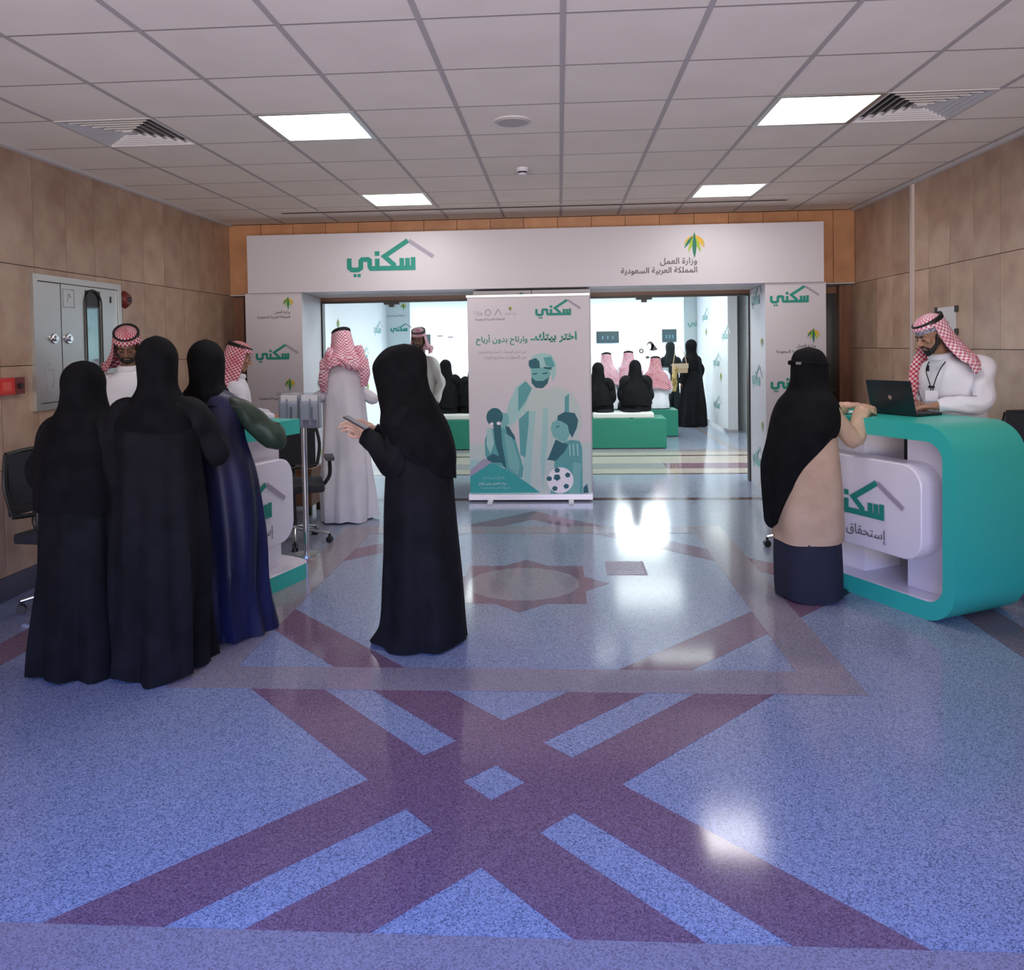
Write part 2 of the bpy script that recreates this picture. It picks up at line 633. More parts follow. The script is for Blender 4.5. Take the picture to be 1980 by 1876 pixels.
def ctile(x0, x1, y0, y1):
    w, d = round(x1 - x0, 3), round(y1 - y0, 3)
    if w < 0.03 or d < 0.03:
        return
    if (w, d) not in tile_cache:
        bm = bmesh.new()
        box(bm, 0.004, w - 0.004, 0.004, d - 0.004, 0, 0.015)
        tile_cache[(w, d)] = bm2me(bm, 'ceiling_tile')
        tile_cache[(w, d)].materials.append(M_ceil)
    o = bpy.data.objects.new('ceiling_tile', tile_cache[(w, d)])
    COL.objects.link(o)
    o.location = (x0, y0, ZC + 0.003)
    o.parent = ceiling


for i in range(-7, 6):
    for j in range(-9, 9):
        x0, x1 = max(XL + 0.04, GX0 + i * .6), min(XR - 0.0, GX0 + (i + 1) * .6)
        y0, y1 = max(-2.4, GY0 + j * .6), min(YB, GY0 + (j + 1) * .6)
        if x1 <= x0 or y1 <= y0 or (i, j) in LIGHT_CELLS or (i, j) in VENT_CELLS:
            continue
        ctile(x0, x1, y0, y1)
for i in range(-5, 6):
    x = GX0 + i * .6
    boxo('ceiling_rail', x - .012, x + .012, -2.4, YB, ZC - .001, ZC + .006, M_grid, ceiling)
for j in range(-9, 9):
    y = GY0 + j * .6
    if y < YB:
        boxo('ceiling_rail', XL + .03, XR, y - .0075, y + .0075, ZC + .002, ZC + .012, M_gridd, ceiling)
boxo('edge_trim', XL, XL + 0.045, -2.4, YB, ZC - .02, ZC + 0.03, M_ceil2, ceiling)
boxo('edge_trim', XR - 0.035, XR, -2.4, YB, ZC - .02, ZC + 0.03, M_ceil2, ceiling)

# ---- recessed light panels
LNAMES = {(-3, 2): 'large square ceiling light nearest the camera on the left', (2, 2): 'square ceiling light on the right beside the louvred vent',
          (-3, 6): 'small far ceiling light above the left logo of the fascia', (2, 6): 'small far ceiling light above the palm emblem on the right'}
bm = bmesh.new()
box(bm, .03, .57, .03, .57, 0.006, 0.012)
diff_me = bm2me(bm)
bm = bmesh.new()
for a in ((.0, .6, 0, .03), (.0, .6, .57, .6), (0, .03, .03, .57), (.57, .6, .03, .57)):
    box(bm, a[0], a[1], a[2], a[3], -0.004, 0.014)
fr_me = bm2me(bm)
ALLP = [(c, LNAMES[c]) for c in LIGHT_CELLS]
for (i, j), lab in sorted(ALLP):
    t = thing('ceiling_light', lab, 'ceiling light', (GX0 + i * .6, GY0 + j * .6, ZC), 0, 'square ceiling light panels')
    link('diffuser', diff_me, M_lamp, t)
    link('light_frame', fr_me, M_steel, t)
    area('panel_lamp', (GX0 + i * .6 + .3, GY0 + j * .6 + .3, ZC - 0.012), (0, 0, 0), .5, .5, PANEL_W, (1.0, 0.95, 0.93), 170)

# ---- square louvred air diffusers
for (i, j), lab in (((-5, 2), 'square louvred air vent in the ceiling at the left'), ((3, 2), 'square louvred air vent in the ceiling beside the right light panel')):
    t = thing('air_vent', lab, 'vent', (GX0 + i * .6 + .3, GY0 + j * .6 + .3, ZC), 0, 'ceiling air vents')
    boxo('backing', -.28, .28, -.28, .28, 0.03, 0.034, M_black, t)
    for k in range(6):
        r0 = 0.285 - k * 0.045
        bm = bmesh.new()
        for s in range(4):
            rot = Matrix.Rotation(s * PI / 2, 4, 'Z')
            pr = [(-r0, r0, 0), (r0, r0, 0), (r0 - .02, r0 - .02, 0.024), (-r0 + .02, r0 - .02, 0.024)]
            vs = [bm.verts.new(rot @ Vector(p)) for p in pr]
            vs2 = [bm.verts.new(rot @ (Vector(p) + Vector((0, 0, 0.004)))) for p in pr]
            for q in ((0, 1, 2, 3),):
                bm.faces.new([vs[z_] for z_ in q])
                bm.faces.new([vs2[z_] for z_ in q][::-1])
            for a, b in ((0, 1), (1, 2), (2, 3), (3, 0)):
                bm.faces.new([vs[a], vs2[a], vs2[b], vs[b]])
        link('louvre', bm2me(bm), M_ceil2, t)
    bm = bmesh.new()
    for a in ((-.3, .3, -.3, -.285), (-.3, .3, .285, .3), (-.3, -.285, -.285, .285), (.285, .3, -.285, .285)):
        box(bm, *a, -0.003, 0.01)
    link('vent_frame', bm2me(bm), M_ceil2, t)
    boxo('centre_plate', -.03, .03, -.03, .03, 0.0, 0.02, M_ceil2, t)

# ---- speaker, smoke detector, slot diffuser
t = thing('ceiling_speaker', 'round grey loudspeaker grille flush in the ceiling between the two front lights', 'speaker', (-.264, 4.757, ZC))
bm = bmesh.new()
bmesh.ops.create_cone(bm, cap_ends=True, segments=36, radius1=.11, radius2=.115, depth=.008)
link('speaker_rim', bm2me(bm, sm=False), M_ceil2, t)
bm = bmesh.new()
bmesh.ops.create_cone(bm, cap_ends=True, segments=36, radius1=.09, radius2=.095, depth=.006, matrix=Matrix.Translation((0, 0, -.006)))
link('speaker_grille', bm2me(bm), M_grid, t)
t = thing('smoke_detector', 'small white smoke detector hanging from the ceiling', 'smoke detector', (-.263, 6.008, ZC))
bm = bmesh.new()
bmesh.ops.create_cone(bm, cap_ends=True, segments=24, radius1=.045, radius2=.055, depth=.03, matrix=Matrix.Translation((0, 0, -.015)))
link('detector_base', bm2me(bm), M_white, t)
bm = bmesh.new()
bmesh.ops.create_cone(bm, cap_ends=True, segments=24, radius1=.035, radius2=.035, depth=.012, matrix=Matrix.Translation((0, 0, -.036)))
link('detector_vent', bm2me(bm), M_black, t)
bm = bmesh.new()
bmesh.ops.create_cone(bm, cap_ends=True, segments=24, radius1=.028, radius2=.038, depth=.014, matrix=Matrix.Translation((0, 0, -.049)))
link('detector_head', bm2me(bm), M_white, t)
t = thing('slot_diffuser', 'long thin dark slot air diffuser in the ceiling along the back', 'vent', (0, 7.66, ZC))
boxo('slot', -2.75, 2.2, -.022, .022, -.008, 0.002, M_dframe, t)
boxo('slot_edge', -2.78, 2.23, -.045, -.022, -.006, 0.001, M_grid, t)
boxo('slot_edge', -2.78, 2.23, .022, .045, -.006, 0.001, M_grid, t)

# ---- stone walls, every slab its own piece
wcache = {}


def slab(parent, axis, fixed, sgn, a0, a1, z0, z1, m_=M_stone, th=0.02):
    w, h = round(a1 - a0, 3), round(z1 - z0, 3)
    key = (axis, sgn, w, h, m_.name)
    if key not in wcache:
        bm = bmesh.new()
        g = 0.0025
        t0, t1 = (0, th) if sgn > 0 else (-th, 0)
        if axis == 'x':
            box(bm, t0, t1, g, w - g, g, h - g)
        else:
            box(bm, g, w - g, t0, t1, g, h - g)
        wcache[key] = bm2me(bm)
        wcache[key].materials.append(m_)
    o = bpy.data.objects.new('stone_panel', wcache[key])
    COL.objects.link(o)
    jit = random.uniform(-.0012, .0012)
    o.location = (fixed + jit, a0, z0) if axis == 'x' else (a0, fixed + jit, z0)
    o.parent = parent
    return o


ROWS = (0.15, 0.84, 1.515, 2.19, ZC)
wl = struct(boxo('wall_left', XL - .2, XL - .021, -2.4, 9.1, 0, ZC, M_joint))
wr = struct(boxo('wall_right', XR + .021, XR + .2, -2.4, 8.5, 0, ZC, M_joint))
for k in range(-21, 24):
    for z0, z1 in zip(ROWS, ROWS[1:]):
        y0 = 0.184 + k * .355
        y1 = y0 + .355
        if y0 < -2.5:
            continue
        if y0 < YB + .3:
            slab(wl, 'x', XL, -1, y0, min(y1, 8.5), z0, z1) if min(y1, 8.5) - y0 > .05 else None
        y0 = 0.00 + k * .3535 + .01
        y1 = y0 + .3535
        if y0 < 8.4 and min(y1, 8.5) - y0 > .05:
            slab(wr, 'x', XR, 1, y0, min(y1, 8.5), z0, z1)
struct(boxo('baseboard_left', XL - .02, XL + .012, -2.4, 8.5, 0, .15, M_base))
struct(boxo('baseboard_right', XR - .012, XR + .02, -2.4, 8.5, 0, .15, M_base))

wb = struct(boxo('wall_back', XL, XR, YB + .021, 9.1, 2.202, ZC, M_joint))
k = 0
x = XL
while x < XR - .05:
    x1 = min(x + .36, XR)
    slab(wb, 'y', YB, 1, x, x1, 2.202, ZC, M_stoneb)
    x = x1
boxo('soffit', XL, XR, YB, 9.1, 2.19, 2.202, M_ceil2, wb)

# side screens and posts in the recess left and right of the arch
for s, (x0, x1, px0, px1) in enumerate(((-3.6, -3.34, -3.60, -3.49), (2.70, 2.97, 2.97, 3.10))):
    d = struct(boxo('window_%d' % (s + 1), x0, x1, 8.56, 8.57, 0, 2.17, M_dglass))
    boxo('window_frame', px0, px1, 8.44, 8.56, 0, 2.18, M_wood, d)
    boxo('window_rail', x0, x1, 8.53, 8.58, 2.10, 2.17, M_wood, d)
    boxo('window_rail', x0, x1, 8.53, 8.58, 1.05, 1.09, M_dframe, d)
    boxo('window_rail', x0, x1, 8.53, 8.58, 0.0, .12, M_dframe, d)

# entrance end behind the camera: wall with a wide glazed opening
wf = struct(boxo('wall_front', XL - .2, XR + .2, -2.65, -2.45, 2.45, ZC, M_stone))
boxo('pier', XL - .2, -2.9, -2.65, -2.45, 0, 2.45, M_stone, wf)
boxo('pier', 2.4, XR + .2, -2.65, -2.45, 0, 2.45, M_stone, wf)

# ---- back room
w2 = empty_struct('wall_room_left')
boxo('wall_face', -3.95, -3.8, 9.1, 17.0, 0, 3.1, M_wpanel, w2)
w3 = empty_struct('wall_room_right')
boxo('wall_face', 3.3, 3.45, 9.1, 17.0, 0, 3.1, M_wpanel, w3)
w4 = struct(boxo('wall_room_back', -7.2, 7.2, 22.0, 22.2, 0, 3.1, M_wpanel))
struct(boxo('wall_room_side_left', -7.3, -7.1, 17.0, 22.0, 0, 3.1, M_wpanel))
struct(boxo('wall_room_side_right', 7.1, 7.3, 17.0, 22.0, 0, 3.1, M_wpanel))
wp = struct(boxo('wall_partition_left', -7.2, -3.28, 17.0, 17.15, 0, 3.1, mat('pale_blue_panel', (0.62, 0.72, 0.73), 0.5)))
wq = struct(boxo('wall_partition_right', 2.70, 7.2, 17.0, 17.15, 0, 3.1, MATS['pale_blue_panel']))
struct(boxo('ceiling_room', -7.3, 7.3, 9.1, 22.2, 3.1, 3.2, M_wpanel))
# door wall pieces flanking the openings
struct(boxo('wall_door_left', -7.3, -2.82, 9.02, 9.1, 0, 3.1, M_wpanel))
struct(boxo('wall_door_right', 2.20, 7.3, 9.02, 9.1, 0, 3.1, M_wpanel))
# long display partition on the right of the back room
dp = thing('display_partition', 'long white display partition with printed logos on the right side of the back room', 'partition', (0, 0, 0))
boxo('partition_body', 2.97, 3.12, 13.9, 16.98, 0.0, 3.05, M_wpanel, dp)
boxo('end_post', 2.965, 3.125, 13.85, 13.9, 0, 3.05, mat('post_grey', (0.45, 0.44, 0.46), .5), dp)
boxo('base_trim', 2.96, 3.13, 13.84, 16.98, 0, .05, M_brown, dp)
area('unseen_room_lamp', (2.75, 10.2, 3.05), (0, 0, 0), .9, .9, 60, (0.92, 1.0, 0.99), 170)  # extra lamp added out of view to brighten the right side wall
for x_, y_ in ((-2.6, 11.), (0.2, 11.), (1.6, 11.), (-1.2, 14.5), (1.6, 14.5), (-4, 19.5), (-1, 19.5), (2, 19.5), (5, 19.5)):
    w_ = ROOM_W * (1.0 if y_ > 17 else 0.15)
    area('unseen_room_lamp', (x_, y_, 3.05), (0, 0, 0), 1.2, 1.2, w_, (0.90, 1.0, 0.99), 170)

# ---- door frames with glass transom fittings and open glass leaves
def door(nm, x0, x1, hx):
    d = empty_struct(nm)
    boxo('door_head', x0, x1, 9.0, 9.1, 2.15, 2.215, M_frame, d)
    boxo('door_head_seal', x0, x1, 9.02, 9.09, 2.125, 2.15, M_dframe, d)
    boxo('door_post', x0, x0 + .045, 9.0, 9.1, 0, 2.15, M_dframe, d)
    boxo('door_post', x1 - .045, x1, 9.0, 9.1, 0, 2.15, M_dframe, d)
    boxo('door_closer', hx - .09, hx + .09, 8.99, 9.06, 2.10, 2.13, M_black, d)
    boxo('door_patch', hx - .03, hx + .03, 8.98, 9.05, 2.07, 2.12, M_black, d)
    return d


door('door_1', -2.82, -0.93, -1.95)
door('door_2', 0.30, 2.20, 0.98)


# ================================================================== PRINTED MARKS
def stroke(bm, pts, w, z, mi=0, closed=False):
    """mitred flat ribbon in XY with square ends"""
    P_ = [Vector((p[0], p[1])) for p in pts]
    n_ = len(P_)
    L_, R_ = [], []
    for i, p in enumerate(P_):
        d0 = (p - P_[i - 1]).normalized() if i else (P_[1] - p).normalized()
        d1 = (P_[i + 1] - p).normalized() if i < n_ - 1 else d0
        n0, n1 = Vector((-d0.y, d0.x)), Vector((-d1.y, d1.x))
        mm = (n0 + n1)
        if mm.length < 1e-6:
            mm = n0
        mm.normalize()
        k = 1 / max(mm.dot(n0), 0.4)
        L_.append(bm.verts.new((*(p + mm * k * w / 2), z)))
        R_.append(bm.verts.new((*(p - mm * k * w / 2), z)))
    for i in range(n_ - 1):
        f = bm.faces.new([R_[i], R_[i + 1], L_[i + 1], L_[i]])
        f.material_index = mi


def flatpoly(bm, pts, z, mi=0):
    f = bm.faces.new([bm.verts.new((x, y, z)) for x, y in pts])
    f.normal_update()
    if f.normal.z < 0:
        f.normal_flip()
    f.material_index = mi
    bmesh.ops.triangulate(bm, faces=[f])


def keepflat(bm):
    for f in bm.faces:
        f.normal_update()
        if f.normal.z < 0:
            f.normal_flip()
    me = bpy.data.meshes.new('print')
    bm.to_mesh(me)
    bm.free()
    return me


def logo_mesh(ink=M_ink, grey=M_ink2):
    """word mark of unit text width (0..1), baseline at y=0, roof stroke over it"""
    bm = bmesh.new()
    w = 0.068
    h = w / 2
    z = 0.0
    stroke(bm, [(0.966, 0.185), (0.966, h), (0.62, h)], w, z)                     # seen, base line
    stroke(bm, [(0.885, h), (0.885, 0.175)], w, z + .00002)
    stroke(bm, [(0.802, h), (0.802, 0.175)], w, z + .00004)
    stroke(bm, [(0.895, 0.425), (0.55, 0.205), (0.685, 0.085), (0.67, h)], w, z + .00006)   # kaf
    stroke(bm, [(0.68, h), (0.38, h)], w, z + .00008)
    stroke(bm, [(0.445, h), (0.445, 0.175)], w, z + .0001)                        # noon
    flatpoly(bm, [(0.41, 0.215), (0.48, 0.215), (0.48, 0.28), (0.41, 0.28)], z)
    stroke(bm, [(0.40, h), (0.355, h), (0.335, 0.06), (0.335, 0.15), (0.315, 0.165), (0.225, 0.165), (0.205, 0.145), (0.205, 0.045), (0.165, h - .015), (0.075, h - .015), (0.036, 0.05), (0.036, 0.185)], w, z + .00012)   # yeh
    for x in (0.095, 0.155):
        flatpoly(bm, [(x, -0.085), (x + .045, -0.085), (x + .045, -0.04), (x, -0.04)], z)
    stroke(bm, [(0.905, 0.425), (1.26, 0.185)], w * .82, z - .00002, 1)
    me = keepflat(bm)
    me.materials.append(ink)
    me.materials.append(grey)
    return me


def palm_mesh():
    """palm emblem, unit height, crown at top; origin bottom centre"""
    bm = bmesh.new()

    def leaf(ang, ln, wd, mi, z, bend=0.0):
        a = R(ang)
        d = Vector((math.cos(a), math.sin(a)))
        n_ = Vector((-d.y, d.x))
        o_ = Vector((0, 0.86))
        pts = []
        for t_ in (0, .25, .5, .75):
            pts.append(o_ + d * ln * t_ + n_ * (wd * math.sin(PI * (t_ * .9 + .1)) + bend * t_ * t_))
        pts.append(o_ + d * ln + n_ * bend)
        for t_ in (.75, .5, .25, 0):
            pts.append(o_ + d * ln * t_ + n_ * (-wd * math.sin(PI * (t_ * .9 + .1)) + bend * t_ * t_))
        flatpoly(bm, [(p.x, p.y) for p in pts], z, mi)
    leaf(-90, .92, .085, 0, 0.0004)
    leaf(-112, .74, .065, 1, 0.0003, .02)
    leaf(-68, .74, .065, 1, 0.0003, -.02)
    leaf(-137, .66, .06, 0, 0.0002, .10)
    leaf(-43, .66, .06, 2, 0.0002, -.10)
    leaf(-160, .50, .05, 2, 0.0001, .14)
    leaf(-20, .50, .05, 2, 0.0001, -.14)
    leaf(-148, .60, .035, 1, 0.00015, .12)
    leaf(-32, .60, .035, 1, 0.00015, -.12)
    flatpoly(bm, [(-.05, .85), (0, 1.0), (.05, .85)], 0.0004, 0)
    me = keepflat(bm)
    for q in (M_palmg, M_palml, M_palmo):
        me.materials.append(q)
    return me


FORMS = {'ا': ('FE8D', 'FE8E', 0, 0), 'أ': ('FE83', 'FE84', 0, 0), 'إ': ('FE87', 'FE88', 0, 0), 'ب': ('FE8F', 'FE90', 'FE91', 'FE92'), 'ة': ('FE93', 'FE94', 0, 0),
         'ت': ('FE95', 'FE96', 'FE97', 'FE98'), 'ج': ('FE9D', 'FE9E', 'FE9F', 'FEA0'), 'ح': ('FEA1', 'FEA2', 'FEA3', 'FEA4'), 'خ': ('FEA5', 'FEA6', 'FEA7', 'FEA8'),
         'د': ('FEA9', 'FEAA', 0, 0), 'ر': ('FEAD', 'FEAE', 0, 0), 'ز': ('FEAF', 'FEB0', 0, 0), 'س': ('FEB1', 'FEB2', 'FEB3', 'FEB4'), 'ش': ('FEB5', 'FEB6', 'FEB7', 'FEB8'),
         'ع': ('FEC9', 'FECA', 'FECB', 'FECC'), 'ق': ('FED5', 'FED6', 'FED7', 'FED8'), 'ك': ('FED9', 'FEDA', 'FEDB', 'FEDC'), 'ل': ('FEDD', 'FEDE', 'FEDF', 'FEE0'),
         'م': ('FEE1', 'FEE2', 'FEE3', 'FEE4'), 'ن': ('FEE5', 'FEE6', 'FEE7', 'FEE8'), 'ه': ('FEE9', 'FEEA', 'FEEB', 'FEEC'), 'و': ('FEED', 'FEEE', 0, 0), 'ي': ('FEF1', 'FEF2', 'FEF3', 'FEF4')}


def shape(s):
    out = []
    for i, c in enumerate(s):
        if c not in FORMS:
            out.append(c)
            continue
        f = FORMS[c]
        prev = i > 0 and s[i - 1] in FORMS and bool(FORMS[s[i - 1]][2])
        nxt = bool(f[2]) and i + 1 < len(s) and s[i + 1] in FORMS
        out.append(chr(int(f[(3 if nxt else 1) if prev else (2 if nxt else 0)], 16)))
    return ''.join(reversed(out))


def text_mesh(s, width, m_, offset=0.0, arabic=True):
    """flat text, right edge at x=0, scaled to width"""
    c = bpy.data.curves.new('t', 'FONT')
    c.body = shape(s) if arabic else s
    c.offset = offset
    c.resolution_u = 2
    o = bpy.data.objects.new('t', c)
    COL.objects.link(o)
    dg = bpy.context.evaluated_depsgraph_get()
    dg.update()
    me = bpy.data.meshes.new_from_object(o.evaluated_get(dg))
    bpy.data.objects.remove(o)
    xs = [v.co.x for v in me.vertices]
    k = width / (max(xs) - min(xs))
    mx = max(xs)
    me.transform(Matrix.Diagonal((k, k, k, 1)) @ Matrix.Translation((-mx, 0, 0)))
    me.materials.clear()
    me.materials.append(m_)
    return me


ME_LOGO = logo_mesh()
ME_LOGOP = logo_mesh(mat('pale_teal_ink', (0.22, 0.45, 0.42), .6), M_inkp)
ME_PALM = palm_mesh()
ME_T1 = text_mesh('وزارة العمل', 1.0, M_text, 0.008)
ME_T2 = text_mesh('المملكة العربية السعودية', 1.0, M_text, 0.012)


def stamp(name, me, parent, loc, scale, face='front', m_=None):
    o = bpy.data.objects.new(name, me)
    COL.objects.link(o)
    o.parent = parent
    rz = {'front': 0, 'left': PI / 2, 'right': -PI / 2}[face] if isinstance(face, str) else face
    o.rotation_euler = (PI / 2, 0, rz)
    o.location = loc
    o.scale = (scale,) * 3
    if name == 'printed_text':
        o['kind'] = 'stuff'
    return o


def palm_block(parent, loc, s, face='front', dirx=1):
    """emblem plus two text lines; loc = emblem bottom centre"""
    x, y, z = loc
    stamp('palm_emblem', ME_PALM, parent, loc, s, face)
    dx = (0.13 * s, 0, 0) if face == 'front' else ((0, 0.13 * s, 0) if face == 'left' else (0, -0.13 * s, 0))
    stamp('printed_text', ME_T1, parent, (x + dx[0], y + dx[1], z - .30 * s), 1.25 * s, face)
    stamp('printed_text', ME_T2, parent, (x + dx[0], y + dx[1], z - .66 * s), 2.6 * s, face)


# ================================================================== BRANDED ARCH
YF = 8.0
arch = thing('exhibition_arch', 'large white exhibition arch with printed fascia and side columns in front of the doors', 'arch', (0, 0, 0))
boxo('fascia', -3.25, 2.66, YF - .02, YB - .005, 2.188, 2.79, M_white, arch)
boxo('fascia_seam', -3.25, 2.66, YF - .022, YF - .018, 2.186, 2.188, M_ink2, arch)


def column(x0, x1, xi0, xi1, nm):
    bm = bmesh.new()
    # trapezoid in plan: front face x0..x1 at YF, back at 9.0
    v = [(x0, YF), (x1, YF), (xi1, 8.99), (xi0, 8.99)]
    lo = [bm.verts.new((a, b, 0)) for a, b in v]
    hi = [bm.verts.new((a, b, 2.185)) for a, b in v]
    bm.faces.new(lo[::-1])
    bm.faces.new(hi)
    for i in range(4):
        bm.faces.new([lo[i], lo[(i + 1) % 4], hi[(i + 1) % 4], hi[i]])
    return link(nm, bm2me(bm), M_white, arch)


cl = column(-3.29, -2.685, -3.29, -2.79, 'side_column')
cr_ = column(2.085, 2.685, 2.17, 2.685, 'side_column')
# marks on the fascia (sub-parts)
fas = [o for o in arch.children if o.name.startswith('fascia')][0]
stamp('printed_logo', ME_LOGO, fas, (-2.19, YF - .024, 2.395), .72)
stamp('palm_emblem', ME_PALM, fas, (1.38, YF - .024, 2.465), .25)
stamp('printed_text', ME_T1, fas, (1.405, YF - .024, 2.40), .37)
stamp('printed_text', ME_T2, fas, (1.405, YF - .024, 2.31), .765)
# left column front
for k in range(3):
    palm_block(cl, (-2.83, YF - .003, 2.015 - k * .855), .135)
for k in range(2):
    stamp('printed_logo', ME_LOGO, cl, (-3.19, YF - .003, 1.49 - k * .855), .36)
# right column front
for k in range(3):
    stamp('printed_logo', ME_LOGO, cr_, (2.13, YF - .003, 1.985 - k * .87), .385)
for k in range(2):
    palm_block(cr_, (2.56, YF - .003, 1.58 - k * .87), .15)
# returns (inner faces)
ang = math.atan2(8.99 - YF, -2.79 + 2.685)
for k in range(2):
    stamp('printed_logo', ME_LOGO if k else ME_LOGOP, cl, (-2.715 + .004, 8.22, 1.44 - k * .8), .5, ang)
    palm_block(cl, (-2.755 + .006, 8.68, 1.14 - k * .8), .11, ang) if False else stamp('palm_emblem', ME_PALM, cl, (-2.765 + .008, 8.78, 1.13 - k * .8), .13, ang)
    stamp('printed_text', ME_T2, cl, (-2.765 + .008, 8.80, 1.02 - k * .8), .33, ang)
ang2 = math.atan2(-(8.99 - YF), (2.085 - 2.17))
for k in range(3):
    stamp('printed_logo', ME_LOGOP, cr_, (2.157 - .006, 8.84, 1.98 - k * .87 + .02), .5, math.atan2(-(8.99 - YF), -(2.17 - 2.085)))
for k in range(2):
    stamp('palm_emblem', ME_PALM, cr_, (2.10 - .005, 8.2, 1.52 - k * .87), .13, math.atan2(-(8.99 - YF), -(2.17 - 2.085)))

# centre column of two printed boards
cc = thing('centre_board', 'white printed boards standing behind the roll-up banner between the doorways', 'board', (0, 0, 0))
a_ = boxo('board', -.89, -.283, 8.10, 8.99, 0, 2.17, M_white, cc)
b_ = boxo('board', -.277, .33, 8.10, 8.99, 0, 2.17, M_white, cc)
stamp('printed_logo', ME_LOGO, a_, (-.65, 8.097, 2.075 - .06), .30)
stamp('printed_text', ME_T2, b_, (.28, 8.097, 2.10), .3)
boxo('jamb', -.93, -.89, 9.0, 9.08, 0, 2.2, M_white, cc)

# ================================================================== ROLL-UP BANNER
YBN = 7.93
bn = thing('rollup_banner', 'white and teal roll-up banner stand showing a man with two children and a football', 'banner', (0, 0, 0))
B0, B1, BT = .07, 2.10, 2.105
BX0, BX1 = -.935, .31
TX0 = -.955
cloth = boxo('banner_sheet', BX0, BX1, YBN, YBN + .004, B0, B1, mat('banner_white', (0.62, 0.58, 0.63), .5), bn)
boxo('top_rail', BX0 - .01, BX1 + .005, YBN - .008, YBN + .012, B1 - .005, B1 + .018, M_steel, bn)
boxo('base_cassette', BX0 - .01, BX1 + .01, YBN - .05, YBN + .06, 0.02, 0.075, mat('cassette', (.75, .72, .76), .3, .3), bn)
boxo('support_pole', -.32, -.30, YBN + .02, YBN + .035, .07, 2.1, M_steel, bn)
for x in (-.72, .10):
    boxo('foot', x - .025, x + .025, YBN - .17, YBN + .1, 0.0, 0.02, mat('foot_white', (.8, .8, .8), .4), bn)


def bp(px, py):
    # pixel in the 1142 px crop -> metres on the sheet
    u0 = 80 + (py - 135) / 1555 * 45
    u1 = 1062 + (py - 135) / 1555 * 23
    return (BX0 + (px - u0) / (u1 - u0) * (BX1 - BX0), B1 - (py - 135) / 1555 * (B1 - B0))


def art(name, shapes, mats_, lay):
    """flat printed shapes on the banner sheet"""
    bm = bmesh.new()
    for k, (mi, pts) in enumerate(shapes):
        flatpoly(bm, [bp(*p) for p in pts], k * .00004, mi)
    me = keepflat(bm)
    for q in mats_:
        me.materials.append(q)
    o = link(name, me, None, cloth)
    o.rotation_euler = (PI / 2, 0, 0)
    o.location = (0, YBN - .0008 - lay * .0004, 0)
    return o


def circ(cx, cy_, rx, ry, n=22, a0=0):
    return [(cx + rx * math.cos(2 * PI * k / n + a0), cy_ + ry * math.sin(2 * PI * k / n + a0)) for k in range(n)]


tA = mat('print_teal', (0.03, 0.36, 0.36), .6)
tB = mat('print_teal_mid', (0.10, 0.36, 0.38), .6)
tC = mat('print_teal_pale', (0.36, 0.60, 0.60), .6)
tD = mat('print_teal_dark', (0.015, 0.12, 0.16), .6)
tE = mat('print_pale', (0.52, 0.62, 0.61), .6)
tF = mat('print_lilac', (0.36, 0.33, 0.46), .6)
tG = mat('print_skin_teal', (0.18, 0.46, 0.46), .6)
PM = [tA, tB, tC, tD, tE, tF, tG, M_gloss]
art('print_lower_wash', [(4, [(118, 1290), (1080, 1290), (1084, 1690), (126, 1690)]), (2, [(122, 1420), (560, 1420), (560, 1690), (126, 1690)])], PM, 0)
art('print_man', [
    (4, [(480, 850), (560, 800), (640, 870), (720, 870), (830, 850), (930, 900), (990, 1000), (1010, 1150), (960, 1300), (890, 1690), (640, 1690), (540, 1600), (520, 1300), (510, 1100), (440, 1180), (400, 1130), (420, 1000)]),
    (2, [(480, 850), (545, 800), (600, 860), (560, 1000), (510, 1080), (430, 1160), (390, 1110), (430, 960)]),
    (1, [(500, 850), (560, 800), (610, 860), (560, 960), (500, 1040)]),
    (2, [(545, 1030), (640, 1040), (620, 1290), (600, 1690), (560, 1640), (540, 1380)]),
    (1, [(505, 1100), (585, 1030), (585, 1130), (560, 1400), (520, 1380)]),
    (2, [(700, 1010), (740, 1010), (735, 1300), (700, 1660), (680, 1400)]),
    (1, [(870, 930), (905, 900), (905, 1050), (870, 1060)]),
    (6, [(600, 700), (720, 690), (765, 720), (740, 800), (690, 855), (640, 850), (605, 790)]),
    (3, [(604, 770), (640, 800), (700, 800), (745, 770), (735, 820), (695, 858), (640, 855), (606, 815)]),
    (6, [(650, 775), (690, 775), (680, 792), (655, 792)]),
    (3, [(612, 742), (650, 735), (650, 746), (614, 752)]),
    (3, [(690, 738), (735, 734), (735, 745), (690, 748)]),
    (2, [(585, 650), (620, 600), (690, 580), (760, 595), (800, 660), (798, 760), (775, 805), (758, 740), (740, 700), (640, 690), (590, 705)]),
    (3, [(582, 640), (640, 620), (668, 650), (672, 700), (600, 702), (582, 680)]),
    (1, [(700, 620), (760, 610), (790, 680), (770, 700), (720, 680)]),
    (3, [(700, 690), (765, 695), (765, 715), (705, 705)]),
], PM, 1)
